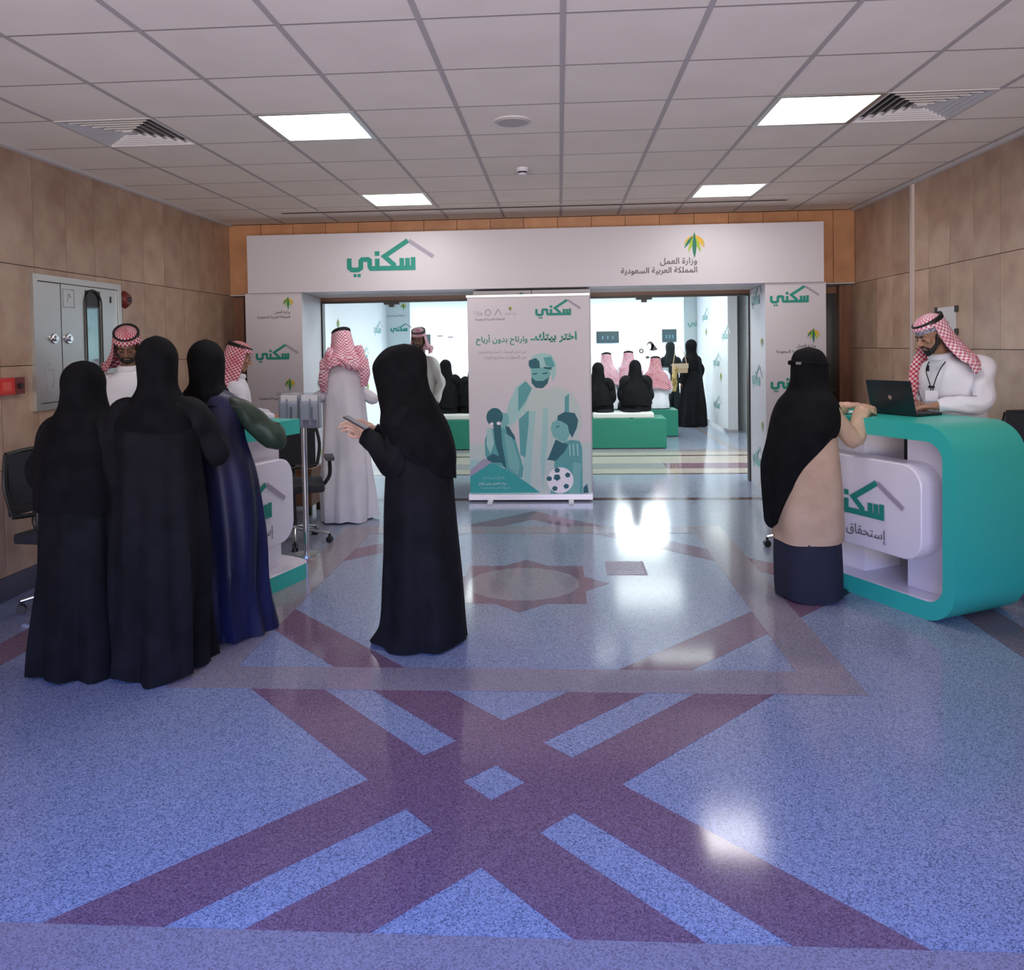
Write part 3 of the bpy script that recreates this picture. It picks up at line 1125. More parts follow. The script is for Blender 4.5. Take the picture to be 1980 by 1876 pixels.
art('print_girl', [
    (1, [(300, 1170), (400, 1150), (470, 1220), (500, 1330), (545, 1480), (540, 1560), (480, 1560), (400, 1480), (270, 1440), (240, 1380), (235, 1260), (260, 1190)]),
    (6, [(365, 1040), (420, 1060), (430, 1120), (400, 1170), (370, 1170)]),
    (3, circ(312, 1080, 66, 72)),
    (3, [(300, 1120), (360, 1110), (375, 1300), (400, 1420), (410, 1500), (370, 1440), (320, 1300)]),
    (3, [(400, 1150), (430, 1160), (480, 1250), (470, 1262), (410, 1210)]),
    (3, [(250, 1400), (300, 1370), (380, 1400), (380, 1440), (270, 1440)]),
    (7, circ(290, 1135, 14, 14, 12)), (7, circ(345, 1130, 16, 14, 12)),
    (6, [(390, 1210), (450, 1240), (520, 1460), (500, 1540), (430, 1480)]),
    (2, [(250, 1180), (290, 1160), (310, 1290), (280, 1370), (250, 1300)]),
], PM, 2)
art('print_boy', [
    (1, [(850, 1290), (920, 1265), (990, 1275), (1010, 1330), (1015, 1690), (850, 1690), (760, 1690), (790, 1500), (790, 1400)]),
    (3, [(745, 1400), (800, 1260), (860, 1290), (900, 1300), (870, 1360), (800, 1430), (730, 1420)]),
    (6, [(770, 1130), (840, 1090), (930, 1140), (920, 1210), (880, 1280), (840, 1275), (780, 1240), (760, 1180)]),
    (3, [(815, 1075), (870, 1045), (950, 1055), (978, 1110), (968, 1170), (930, 1250), (905, 1200), (895, 1150), (850, 1120), (812, 1110)]),
    (3, [(800, 1160), (830, 1150), (832, 1158), (802, 1168)]),
    (6, [(940, 1440), (1005, 1450), (990, 1690), (900, 1690), (930, 1580)]),
    (2, [(905, 1300), (915, 1300), (920, 1390), (910, 1390)]), (2, [(935, 1295), (945, 1295), (950, 1390), (940, 1390)]), (2, [(965, 1295), (975, 1295), (982, 1390), (972, 1390)]),
    (3, [(1020, 1640), (1050, 1610), (1062, 1680), (1020, 1685)]),
], PM, 3)
ball = [(7, circ(838, 1582, 104, 102, 30))]
ball.append((3, circ(812, 1560, 30, 28, 5, .3)))
for a in range(5):
    an = a * 2 * PI / 5 + .75
    ball.append((3, circ(828 + 78 * math.cos(an), 1578 + 76 * math.sin(an), 24, 22, 5, an)))
art('print_ball', ball, PM, 4)
art('print_corner', [(5, [(122, 1500), (232, 1405), (300, 1440), (122, 1560)]), (0, [(122, 1550), (290, 1440), (420, 1500), (560, 1590), (680, 1678), (124, 1680)])], PM, 5)
for s, w, px, py, mm, of in (('اختر بيتك..', .47, 965, 480, M_ink, .03), ('وارتاح بدون أرباح', .53, 572, 490, M_ink, .012), ('من أجل الوحدات السكنية الجاهزة', .50, 560, 578, M_ink2, 0.0), ('من السوق أو مشاريع الوزارة', .44, 560, 620, M_ink2, 0.0),
                            ('المملكة العربية السعودية', .30, 385, 318, M_text, .0), ('وزارة العمل', .12, 480, 275, M_ink2, 0), ('وزارة', .09, 205, 272, M_ink2, 0), ('وارتاح بدون أرباح', .22, 395, 1565, tC, 0.0), ('وزارة العمل بدون أرباح', .28, 410, 1612, M_gloss, 0.0), ('المملكة العربية السعودية', .3, 440, 1645, tC, 0.0)):
    me = text_mesh(s, w, mm, of)
    q = bp(px, py)
    stamp('printed_text', me, cloth, (q[0], YBN - .0035, q[1]), 1.0)
q = bp(632, 290)
stamp('printed_logo', ME_LOGO, cloth, (q[0], YBN - .0035, q[1]), .365)
for px, py, s in ((432, 250, .05),):
    q = bp(px, py)
    stamp('palm_emblem', ME_PALM, cloth, (q[0], YBN - .0035, q[1]), s)
bm = bmesh.new()
stroke(bm, [bp(*p) for p in circ(250, 258, 22, 22, 16)] + [bp(272, 258)], .008, 0)
stroke(bm, [bp(305, 280), bp(333, 232), bp(362, 280)], .008, 0)
o = link('printed_marks', keepflat(bm), M_ink2, cloth)
o.rotation_euler = (PI / 2, 0, 0)
o.location = (0, YBN - .0035, 0)


# ================================================================== COUNTERS
def counter(name, label, origin, dx, mirror, text=True):
    """C-shaped counter. local x: along the front (closed end at +x), local y: depth away from the front, built for slab x from X0 to X1"""
    ang_ = math.atan2(dx[1], dx[0])
    t_ = thing(name, label, 'reception desk', (origin[0], origin[1], 0), ang_)
    X0, X1, D, H = -.34, .816, .58, 1.118
    s = -1 if mirror else 1      # mirror: closed end at -x
    ro, ri = .20, .105

    def arc(cx, cz, r, a0, a1, n=10):
        return [(cx + r * math.cos(a0 + (a1 - a0) * k / n), cz + r * math.sin(a0 + (a1 - a0) * k / n)) for k in range(n + 1)]
    outer = [(X0, H)] + arc(X1 - ro, H - ro, ro, PI / 2, 0) + arc(X1 - ro, ro, ro, 0, -PI / 2) + [(X0, 0)]
    inner = [(X0, .108)] + arc(X1 - .078 - ri, .108 + ri, ri, -PI / 2, 0) + arc(X1 - .078 - ri, H - .10 - ri, ri, 0, PI / 2) + [(X0, H - .10)]
    outer = [(X0, H)] + arc(X1 - ro, H - ro, ro, PI / 2, 0)[0:] + arc(X1 - ro, ro, ro, 0, -PI / 2) + [(X0, 0)]
    inn = inner[::-1]
    sg = lambda x: x if s > 0 else (X0 + X1) - x
    off = 0 if s > 0 else 0
    # outer shell strip as quads outer[i]-inner match
    n_o, n_i = len(outer), len(inn)
    bm = bmesh.new()

    def ring(y):
        return [bm.verts.new((sg(x), y, z)) for x, z in outer], [bm.verts.new((sg(x), y, z)) for x, z in inn]
    e = 0.004
    fo, fi = ring(0)
    bo, bi = ring(D)
    for i in range(n_o - 1):
        bm.faces.new([fo[i], fo[i + 1], bo[i + 1], bo[i]]).smooth = True
        f = bm.faces.new([fi[i], fi[i + 1], bi[i + 1], bi[i]])
        f.material_index = 1
        f.smooth = True
        bm.faces.new([fo[i], fo[i + 1], fi[i + 1], fi[i]])
        bm.faces.new([bo[i], bo[i + 1], bi[i + 1], bi[i]])
    for a, b in ((0, 0), (n_o - 1, n_i - 1)):
        bm.faces.new([fo[a], fi[b], bi[b], bo[a]])
    shell = link('shell', bm2me(bm), [M_teal, M_gloss], t_)
    # rounded tongue of the bottom slab at the open end (plan view half stadium)
    bm = bmesh.new()
    xe = X0
    pts = [(xe, 0)] + [(xe - .16 * math.sin(PI * k / 12) ** .8, D / 2 - D / 2 * math.cos(PI * k / 12)) for k in range(1, 12)] + [(xe, D)]
    lo = [bm.verts.new((sg(x), y, 0)) for x, y in pts]
    hi = [bm.verts.new((sg(x), y, .108)) for x, y in pts]
    bm.faces.new(lo)
    f = bm.faces.new(hi)
    f.material_index = 1
    for i in range(len(pts) - 1):
        bm.faces.new([lo[i], lo[i + 1], hi[i + 1], hi[i]]).smooth = True
    link('base_tongue', bm2me(bm), [M_teal, M_gloss], t_)
    # front sign panel: rounded, thick, set between the slabs
    pw0, pw1, pz0, pz1, r_ = -.24, .615, .315, .872, .13
    cs = arc(pw1 - r_, pz1 - r_, r_, PI / 2, 0) + arc(pw1 - r_, pz0 + r_, r_, 0, -PI / 2) + arc(pw0 + r_, pz0 + r_, r_, -PI / 2, -PI) + arc(pw0 + r_, pz1 - r_, r_, PI, PI / 2)
    bm = bmesh.new()
    levels = [(.0, -.006), (.006, 0), (.16, 0)]
    rr = []
    for y, ins in levels:
        cxm, czm = (pw0 + pw1) / 2, (pz0 + pz1) / 2
        kx, kz = 1 + ins * 2 / (pw1 - pw0), 1 + ins * 2 / (pz1 - pz0)
        rr.append([bm.verts.new((sg(cxm + (x - cxm) * kx), y - .012, czm + (z - czm) * kz)) for x, z in cs])
    bm.faces.new(rr[0])
    bm.faces.new(rr[-1][::-1])
    for a, b in zip(rr, rr[1:]):
        for i in range(len(cs)):
            bm.faces.new([a[i], a[(i + 1) % len(cs)], b[(i + 1) % len(cs)], b[i]])
    pan = link('sign_panel', bm2me(bm), M_gloss, t_)
    # marks, always read left to right in local x of the front
    lx = -.155 if s > 0 else sg(.513) + 0
    lx = -.155 if s > 0 else None
    if s > 0:
        ox = -.155
    else:
        ox = sg(pw1) + .115
        ox = (sg(pw0)) - .10 - .52 * 1.26
    stamp('printed_logo', ME_LOGO, pan, (ox, -.0205, .512), .52)
    stamp('printed_text', text_mesh('إستحقاق الدعم', .5, M_text, .0), pan, (ox + .53, -.0205, .395), 1.0)
    # pedestal blocks behind the panel
    pb = bmesh.new()
    a, b = sorted((sg(.385), sg(.735)))
    box(pb, a, b, .15, D - .08, .109, H - .101)
    link('pedestal', bm2me(pb), M_gloss, t_)
    pb = bmesh.new()
    a, b = sorted((sg(-.30), sg(.06)))
    box(pb, a, b, .15, D - .08, .109, H - .101)
    link('pedestal', bm2me(pb), M_gloss, t_)
    pb = bmesh.new()
    a, b = sorted((sg(.06), sg(.385)))
    box(pb, a, b, D - .12, D - .10, .109, .55)
    link('modesty_board', bm2me(pb), mat('board_grey', (.38, .36, .38), .5), t_)
    # chrome leg at the open end
    bm = bmesh.new()
    tube(bm, [(sg(X0 + .03), D - .05, .10), (sg(X0 + .03), D - .05, H - .1)], .022, 14)
    link('chrome_leg', bm2me(bm), M_chrome, t_)
    return t_


DXR = (0.43916, -0.89841)
deskR = counter('reception_desk', 'teal and white curved reception desk at the right with a laptop on top', (1.783, 5.081), DXR, False)
# left desk: open end (+x) at (-1.789, 5.23); direction along its front
d2 = Vector((0.31406, 0.94940))
LEN = .816 + .34
o2 = Vector((-1.789, 5.231)) - d2 * .816
deskL = counter('reception_desk', 'teal and white curved reception desk at the left behind the three women', (o2.x, o2.y), (d2.x, d2.y), True)


# ================================================================== OFFICE CHAIRS
def chair(label, loc, rotz, back_top=1.0, mesh_back=True):
    t_ = thing('office_chair', label, 'chair', loc, rotz, 'black office chairs')
    bm = bmesh.new()
    for k in range(5):
        a = k * 2 * PI / 5 + .3
        tube(bm, [(.03 * math.cos(a), .03 * math.sin(a), .12), (.15 * math.cos(a), .15 * math.sin(a), .105), (.29 * math.cos(a), .29 * math.sin(a), .075)], [.02, .016, .012], 10)
    tube(bm, [(0, 0, .085), (0, 0, .15)], .035, 14)
    link('star_base', bm2me(bm), M_chrome, t_)
    for k in range(5):
        a = k * 2 * PI / 5 + .3
        x, y = .29 * math.cos(a), .29 * math.sin(a)
        bm = bmesh.new()
        for s in (-1, 1):
            d = Vector((-math.sin(a), math.cos(a), 0))
            c = Vector((x, y, .027)) + d * .014 * s
            tube(bm, [c - d * .009, c + d * .009], .027, 14)
        tube(bm, [(x, y, .03), (x, y, .075)], .01, 8)
        link('caster', bm2me(bm), M_black, t_)
    bm = bmesh.new()
    tube(bm, [(0, 0, .15), (0, 0, .43)], [.022, .016], 12)
    link('gas_lift', bm2me(bm), M_black, t_)
    bm = bmesh.new()
    box(bm, -.24, .24, -.22, .25, .44, .51, 0, .03)
    link('seat', bm2me(bm, sm=True), M_mesh, t_)
    bm = bmesh.new()
    zb, zt = .60, back_top
    for s in (-1, 1):
        stube(bm, [(s * .20, -.24, zb), (s * .225, -.27, (zb + zt) / 2), (s * .19, -.29, zt)], [.014] * 3, 4, 8)
    stube(bm, [(-.19, -.29, zt), (0, -.30, zt + .01), (.19, -.29, zt)], [.014] * 3, 4, 8)
    stube(bm, [(-.20, -.24, zb), (0, -.25, zb - .02), (.20, -.24, zb)], [.014] * 3, 4, 8)
    stube(bm, [(0, -.26, zb), (0, -.26, .50), (0, -.12, .43)], [.02] * 3, 4, 8)
    link('back_frame', bm2me(bm), M_black, t_)
    bm = bmesh.new()
    box(bm, -.19, .19, -.285, -.275, zb, zt)
    link('mesh_back', bm2me(bm), M_mesh, t_)
    for s in (-1, 1):
        bm = bmesh.new()
        stube(bm, [(s * .24, .02, .47), (s * .29, .02, .55), (s * .29, .02, .68)], [.016] * 3, 4, 8)
        box(bm, s * .29 - .035, s * .29 + .035, -.12, .14, .68, .705)
        link('armrest', bm2me(bm), M_black, t_)
    return t_


chair('black office chair at the far left edge beside the leftmost woman', (-3.07, 4.68, 0), R(-97), .98)
chair('black office chair with chrome base behind the left reception desk', (-2.20, 6.25, 0), R(-160), .95)
chair('black office chair behind the woman at the right desk, only its caster showing', (1.885, 6.12, 0), R(91), .95)
chair('black office chair behind the right reception desk, seen through its gap', (2.42, 6.0, 0), R(160), 1.0)
chair('black office chair at the right edge behind the reception desk, its back top showing', (2.99, 5.02, 0), R(150), 1.10)

# ================================================================== LAPTOP
A, B = Vector((2.043, 5.186, 1.12)), Vector((2.18, 4.93, 1.12))
hv = (B - A).normalized()
lp = thing('laptop', 'open black laptop on the teal top of the right reception desk', 'laptop', (*((A + B) / 2).xy, 1.119), math.atan2(hv.y, hv.x))
boxo('laptop_base', -.165, .165, 0, .235, 0, .018, M_laptop, lp, .004)
boxo('keyboard', -.145, .145, .03, .13, .018, .0195, M_key, lp)
boxo('touchpad', -.045, .045, .145, .21, .018, .0188, M_key, lp)
lid = boxo('screen_lid', -.165, .165, -.008, 0, 0, .215, M_laptop, lp, .003)
lid.rotation_euler = (R(14), 0, 0)
lid.location = (0, .004, .014)
boxo('screen', -.15, .15, 0.0, .0008, .015, .205, M_screen, lid)
bm = bmesh.new()
bmesh.ops.create_cone(bm, cap_ends=True, segments=24, radius1=.014, radius2=.014, depth=.001, matrix=Matrix.Translation((0, -.0088, .105)) @ Matrix.Rotation(PI / 2, 4, 'X'))
link('round_badge', bm2me(bm), M_steel, lid)
boxo('document', -.02, .10, -.30, -.17, 0.0005, .0015, M_paper, None) if False else None
pp = thing('paper_sheet', 'white paper sheet on the right desk under the woman\'s hands', 'paper', (1.97, 5.28, 1.1185), R(-55))
boxo('sheet', -.09, .09, -.06, .06, 0, .0015, M_paper, pp)
boxo('printed_line', -.07, .07, .02, .024, .0015, .0018, M_ink2, pp)
cardo = thing('id_card', 'small dark blue card lying on the right desk', 'card', (1.83, 5.17, 1.1185), R(20))
boxo('card', -.045, .045, -.03, .03, 0, .0015, mat('card_blue', (.02, .05, .25), .3), cardo)

# ================================================================== WALL ITEMS (left)
cb = thing('hose_cabinet', 'stainless steel fire hose cabinet with two doors set in the left stone wall', 'cabinet', (XL, 0, 0))
Y0c, Y1c, Z0c, Z1c = 5.10, 6.17, 1.20, 2.145
bm = bmesh.new()
box(bm, 0, .025, Y0c, Y1c, Z1c - .045, Z1c)
box(bm, 0, .025, Y0c, Y1c, Z0c, Z0c + .045)
box(bm, 0, .025, Y0c, Y0c + .045, Z0c + .045, Z1c - .045)
box(bm, 0, .025, Y1c - .045, Y1c, Z0c + .045, Z1c - .045)
link('cabinet_frame', bm2me(bm), M_steel, cb)
boxo('cabinet_back', -.02, .002, Y0c + .03, Y1c - .03, Z0c + .03, Z1c - .03, M_dframe, cb)
YD = 5.405
d1 = boxo('door', .004, .016, Y0c + .05, YD - .004, Z0c + .05, Z1c - .05, M_steel, cb, .003)
# right door with a rounded slot opening
bm = bmesh.new()
ya, yb_, za, zb = YD + .004, Y1c - .05, Z0c + .05, Z1c - .05
sy0, sy1, sz0, sz1 = 5.69, 5.89, 1.28, 2.07
box(bm, .004, .016, ya, sy0, za, zb)
box(bm, .004, .016, sy1, yb_, za, zb)
box(bm, .004, .016, sy0, sy1, za, sz0)
box(bm, .004, .016, sy0, sy1, sz1, zb)
d2o = link('door', bm2me(bm), M_steel, cb)
bm = bmesh.new()
r_ = .1
sl = [((sy0 + sy1) / 2 + r_ * math.cos(a), sz1 - r_ + r_ * math.sin(a)) for a in [PI * k / 12 for k in range(13)]] + [((sy0 + sy1) / 2 - r_ * math.cos(a), sz0 + r_ - r_ * math.sin(a)) for a in [PI * k / 12 for k in range(13)]]
pr = [Vector((.018, y, z)) for y, z in sl]
tube(bm, pr + [pr[0], pr[1]], .012, 8, cap=False)
link('window_seal', bm2me(bm), M_black, d2o)
boxo('window_glass', .008, .012, sy0, sy1, sz0, sz1 - .12, mat('slot_glass', (.30, .42, .42), .04, .6), d2o)
boxo('window_top', .008, .014, sy0, sy1, sz1 - .12, sz1, M_black, d2o)
for y, par in ((5.315, d1), (5.478, d2o)):
    bm = bmesh.new()
    bmesh.ops.create_cone(bm, cap_ends=True, segments=24, radius1=.038, radius2=.034, depth=.012, matrix=Matrix.Translation((.022, y, 1.70)) @ Matrix.Rotation(PI / 2, 4, 'Y'))
    bmesh.ops.create_cone(bm, cap_ends=True, segments=20, radius1=.022, radius2=.018, depth=.02, matrix=Matrix.Translation((.034, y, 1.70)) @ Matrix.Rotation(PI / 2, 4, 'Y'))
    link('round_latch', bm2me(bm), M_chrome, par)
bm = bmesh.new()
for a, b in (((5.43, 1.93), (5.56, 1.93)), ((5.56, 1.93), (5.56, 2.06)), ((5.56, 2.06), (5.43, 2.06)), ((5.43, 2.06), (5.43, 1.93)), ((5.48, 1.97), (5.50, 2.03)), ((5.50, 2.03), (5.52, 2.0))):
    tube(bm, [(.017, *a), (.017, *b)], .0025, 6)
link('engraved_symbol', bm2me(bm), M_ink2, d2o)
bm = bmesh.new()
for a, b in (((5.22, 1.32), (5.22, 1.48)), ((5.22, 1.48), (5.30, 1.48)), ((5.30, 1.48), (5.30, 1.36)), ((5.30, 1.36), (5.26, 1.36)), ((5.26, 1.36), (5.26, 1.30)), ((5.24, 1.51), (5.27, 1.53))):
    tube(bm, [(.017, *a), (.017, *b)], .0025, 6)
link('engraved_symbol', bm2me(bm), M_ink2, d1)
boxo('keyhole', .016, .02, 6.02, 6.035, 1.99, 2.04, M_black, d2o)

bl = thing('alarm_bell', 'round dark red fire alarm bell on the left wall beside the steel cabinet', 'alarm bell', (XL, 6.26, 2.03))
bm = bmesh.new()
bmesh.ops.create_cone(bm, cap_ends=True, segments=28, radius1=.075, radius2=.045, depth=.04, matrix=Matrix.Translation((.02, 0, 0)) @ Matrix.Rotation(PI / 2, 4, 'Y'))
link('bell_dome', bm2me(bm), M_dred, bl)
bm = bmesh.new()
bmesh.ops.create_cone(bm, cap_ends=True, segments=20, radius1=.02, radius2=.015, depth=.015, matrix=Matrix.Translation((.045, 0, 0)) @ Matrix.Rotation(PI / 2, 4, 'Y'))
link('bell_centre', bm2me(bm), M_black, bl)
al = thing('fire_alarm_point', 'red fire alarm call point on the left wall at the photo\'s left edge', 'fire alarm', (XL, 4.87, 1.385))
boxo('alarm_body', 0, .045, -.16, .0, -.055, .055, M_red_al, al, .005)
boxo('alarm_side', 0, .04, .005, .10, -.055, .055, M_dred, al, .005)
boxo('alarm_glass', .045, .048, -.12, -.04, -.03, .03, mat('alarm_glass', (.75, .08, .05), .2), al)
bm = bmesh.new()
tube(bm, [(.04, .05, 0), (.052, .05, 0)], .018, 14)
link('alarm_keyhole', bm2me(bm), M_black, al)

# right wall
cd = thing('wall_conduit', 'thin white vertical cable conduit on the right stone wall', 'conduit', (XR, 7.0, 0))
boxo('conduit_channel', -.025, 0, -.02, .02, .15, ZC, mat('conduit_white', (.62, .52, .48), .5), cd)
for z in (.6, 1.35, 2.1, 2.7):
    boxo('conduit_clip', -.028, 0, -.026, .026, z, z + .03, MATS['conduit_white'], cd)
sg_ = thing('wall_notice', 'white paper notice held by four black clips on the right wall', 'notice', (XR, 6.42, 1.74))
boxo('notice_sheet', -.006, -.001, -.145, .145, -.11, .11, M_paper, sg_)
for y in (-.16, .16):
    for z in (-.09, .09):
        boxo('notice_clip', -.014, 0, y - .018, y + .018, z - .025, z + .025, M_black, sg_, .003)
stamp('printed_text', text_mesh('وزارة العمل', .14, M_text), sg_, (-.008, -.05, -.02), 1.0, 'right')

# ================================================================== BROCHURE STAND, CABINET, BAGS
bs = thing('brochure_stand', 'slim chrome floor stand with a clear acrylic brochure holder beside the left desk', 'brochure stand', (-1.97, 5.85, 0))
bm = bmesh.new()
tube(bm, [(0, 0, .02), (0, 0, 1.0)], .022, 14)
link('pole', bm2me(bm), M_chrome, bs)
bm = bmesh.new()
bmesh.ops.create_cone(bm, cap_ends=True, segments=32, radius1=.10, radius2=.095, depth=.02, matrix=Matrix.Translation((0, 0, .01)))
link('foot_plate', bm2me(bm), M_steel, bs)
M_acr = mat('acrylic', (.85, .88, .95), .05, trans=.9)
for k, x in enumerate((-.18, -.02)):
    bm = bmesh.new()
    box(bm, x, x + .15, -.035, -.031, .99, 1.2)
    box(bm, x, x + .15, .03, .034, .99, 1.26)
    box(bm, x, x + .004, -.031, .03, .99, 1.24)
    box(bm, x + .146, x + .15, -.031, .03, .99, 1.24)
    box(bm, x + .004, x + .146, -.031, .03, .99, .994)
    link('acrylic_pocket', bm2me(bm), M_acr, bs)
for k, x in enumerate((-.17, -.01)):
    br = thing('brochure_pile', ('lilac and white brochures in the left pocket of the acrylic holder', 'pale striped brochures in the right pocket of the acrylic holder')[k], 'brochures', (-1.97 + x, 5.85, .995))
    for q in range(3):
        boxo('brochure', .002 + q * .002, .128 + q * .002, -.02 + q * .014, -.012 + q * .014, 0, .25 - .005 * q, (M_paper, M_gloss, M_paper)[q], br)
    boxo('printed_figure', .07, .09, -.0208, -.0202, .06, .16, M_text, br)
    boxo('printed_block', .01, .12, -.0208, -.0202, .0, .06, mat('print_navy', (.06, .07, .2), .5), br)
    boxo('printed_block', .04 + .02 * k, .058 + .02 * k, -.0209, -.0203, .02, .22, M_ink2, br)

wc = thing('wooden_cabinet', 'low brown wooden cabinet on the floor behind the left desk', 'cabinet', (-2.72, 7.42, 0))
boxo('cabinet_body', -.30, .34, -.17, .17, .09, .43, M_wood, wc, .004)
boxo('cabinet_top', -.31, .35, -.18, .18, .43, .45, M_wood, wc, .003)
for x in (-.27, .31):
    for y in (-.14, .14):
        boxo('foot', x - .02, x + .02, y - .02, y + .02, 0, .09, M_dframe, wc)
boxo('door', -.28, .01, -.178, -.17, .11, .41, M_wood, wc)
boxo('door', .03, .32, -.178, -.17, .11, .41, M_wood, wc)
for k, (x, y, s, lab) in enumerate(((-2.93, 7.42, .85, 'crumpled white plastic bag at the left on the wooden cabinet'), (-2.715, 7.42, 1.1, 'full white plastic bag in the middle on the wooden cabinet'), (-2.485, 7.42, 1.1, 'full white plastic bag at the right end of the wooden cabinet'))):
    bg_ = thing('plastic_bag', lab, 'bag', (x, y, .45), k * 1.1, 'white plastic bags')
    bm = bmesh.new()
    loft(bm, [(0.0, 0, 0, .06 * s, .06 * s), (.04, 0, 0, .085 * s, .08 * s), (.11 * s, 0, 0, .09 * s, .085 * s), (.17 * s, .005, 0, .06 * s, .055 * s), (.20 * s, 0, 0, .02, .018), (.23 * s, .0, 0, .03, .025)], n=28, fold=.012, nf=7, seed=k * 2.2, ftop=.5)
    link('bag_body', bm2me(bm, sm=True), M_bag, bg_)
    bm = bmesh.new()
    for q in (-1, 1):
        stube(bm, [(q * .01, 0, .2 * s), (q * .05, .01, .24 * s), (q * .07, .02, .2 * s)], [.008, .014, .004], 4, 7, flat=.5)
    link('tied_handle', bm2me(bm), M_bag, bg_)

# ================================================================== BENCHES AND BACK ROOM FITTINGS
def bench(lab, x0, x1, y0, y1):
    t_ = thing('bench', lab, 'bench', (0, 0, 0))
    boxo('bench_body', x0, x1, y0, y1, .015, .46, M_teal2, t_, .006)
    boxo('plinth', x0 + .02, x1 - .02, y0 + .02, y1 - .02, 0, .015, M_dframe, t_)
    return t_


bench('long green box bench in the doorway room with seated visitors', -2.35, 1.60, 11.8, 12.45)
bench('second green box bench further back, mostly hidden by seated men', -.2, 2.0, 13.3, 13.9)
for k, (x0, x1, lab) in enumerate(((-2.1, -1.32, 'pale seat cushion on the green bench left of the banner'), (.50, 1.42, 'pale seat cushion on the green bench right of the banner'))):
    o = boxo('seat_cushion', x0, x1, 11.84, 12.4, .461, .545, M_plinth, None, .02)
    tag(o, lab, 'cushion')

for k, (x0, x1, z0, z1, lab) in enumerate(((1.05, 1.68, 1.62, 1.95, 'dark teal information sign on the far white wall left of the standing figure'), (2.88, 3.28, 1.62, 1.98, 'dark teal information sign at the right end of the far white wall'), (-3.86, -3.66, 1.63, 1.95, 'narrow dark teal sign on the far wall beside the standing man'))):
    s_ = thing('wall_sign', lab, 'sign', (0, 0, 0), 0, 'dark teal wall signs')
    boxo('sign_plate', x0, x1, 21.95, 21.99, z0, z1, M_sign, s_)
    for q in range(3 if k < 2 else 1):
        xx = x0 + (x1 - x0) * (.25 + .22 * q)
        boxo('sign_mark', xx, xx + .04, 21.944, 21.949, z0 + .10, z0 + .2, M_signt, s_)
# printed wall picture figures on the far wall
M_pk = mat('poster_pink', (.62, .38, .40), .6)
M_pw = mat('poster_pale', (.80, .72, .74), .6)
wpz = thing('wall_poster', 'pale wall poster of two men in headscarves on the far white wall', 'poster', (0, 0, 0))
boxo('poster_sheet', -3.55, -2.9, 21.97, 21.99, 1.15, 2.05, M_wpanel, wpz)
for x, z in ((-3.36, 1.78), (-3.06, 1.74)):
    bm = bmesh.new()
    flatpoly(bm, [(x - .08, z - .12), (x - .06, z + .08), (x + .06, z + .08), (x + .09, z - .12), (x + .04, z - .1), (x, z + .02), (x - .03, z - .1)], 0, 0)
    flatpoly(bm, [(x - .1, z + .10), (x + .06, z + .10), (x + .06, z + .135), (x - .1, z + .135)], 0, 2)
    flatpoly(bm, [(x - .12, z - .55), (x - .02, z - .14), (x + .04, z - .14), (x + .01, z - .4)], 0, 1)
    o = link('poster_figure', keepflat(bm), [M_pk, M_pw, M_text], wpz)
    o.rotation_euler = (PI / 2, 0, 0)
    o.location = (0, 21.967, 0)
wp2 = thing('wall_poster', 'pale wall poster with dark-haired children on the far white wall at the right', 'poster', (0, 0, 0))
boxo('poster_sheet', 2.15, 2.75, 21.97, 21.99, .95, 1.75, M_wpanel, wp2)
bm = bmesh.new()
for c in (circ(2.55, 1.52, .10, .13, 14), [(2.5, 1.45), (2.62, 1.60), (2.76, 1.42), (2.66, 1.38), (2.5, 1.4)], circ(2.3, 1.38, .07, .07, 12), circ(2.47, 1.2, .06, .04, 10)):
    flatpoly(bm, c, 0, 0)
flatpoly(bm, circ(2.52, 1.5, .055, .09, 12), .001, 1)
flatpoly(bm, circ(2.3, 1.38, .03, .035, 10), .001, 1)
o = link('poster_figure', keepflat(bm), [M_hair, M_pw], wp2)
o.rotation_euler = (PI / 2, 0, 0)
o.location = (0, 21.967, 0)

# logos on the back room walls
for y, z, kd in ((10.4, 1.9, 0), (12.0, 1.3, 1), (13.2, 1.9, 1), (14.6, 1.35, 0), (15.8, 1.9, 0), (15.2, .7, 1), (11.4, .6, 0)):
    stamp('printed_logo' if kd == 0 else 'palm_emblem', ME_LOGOP if kd == 0 else ME_PALM, w2, (-3.797, y, z), .6 if kd == 0 else .22, 'left')
stamp('printed_logo', ME_LOGO, wp, (-3.72, 16.996, 1.95), .38)
stamp('palm_emblem', ME_PALM, wp, (-3.42, 16.996, 2.42), .15)
stamp('printed_text', ME_T2, wp, (-3.40, 16.996, 2.28), .4)
stamp('printed_logo', ME_LOGOP, wq, (2.78, 16.996, 1.95), .4)
for y, z in ((16.3, 2.05), (15.2, 1.15), (15.2, .35), (14.4, 1.65)):
    stamp('printed_logo', ME_LOGOP, dp, (2.967, y, z), .55, 'right')
for y, z in ((14.5, .85), (15.9, 1.7)):
    stamp('palm_emblem', ME_PALM, dp, (2.967, y, z), .2, 'right')

# pale grey office chair deep in the back room
ch = chair('grey translucent-backed office chair deep in the bright back room', (1.82, 14.9, 0), R(160), 1.12)
for o in ch.children:
    if o.name.startswith('mesh_back'):
        o.data.materials.clear()
        o.data.materials.append(mat('pale_mesh', (.42, .50, .54), .6))
# small far desk beside it
fd = thing('side_table', 'small dark teal side table in the back room beside the grey chair', 'table', (2.05, 15.7, 0))
boxo('table_top', -.25, .25, -.3, .3, .70, .74, M_sign, fd)
boxo('table_panel', -.22, .22, .25, .28, .02, .70, M_sign, fd)
for x in (-.22, .22):
    boxo('leg', x - .02, x + .02, -.28, -.24, 0, .7, M_sign, fd)


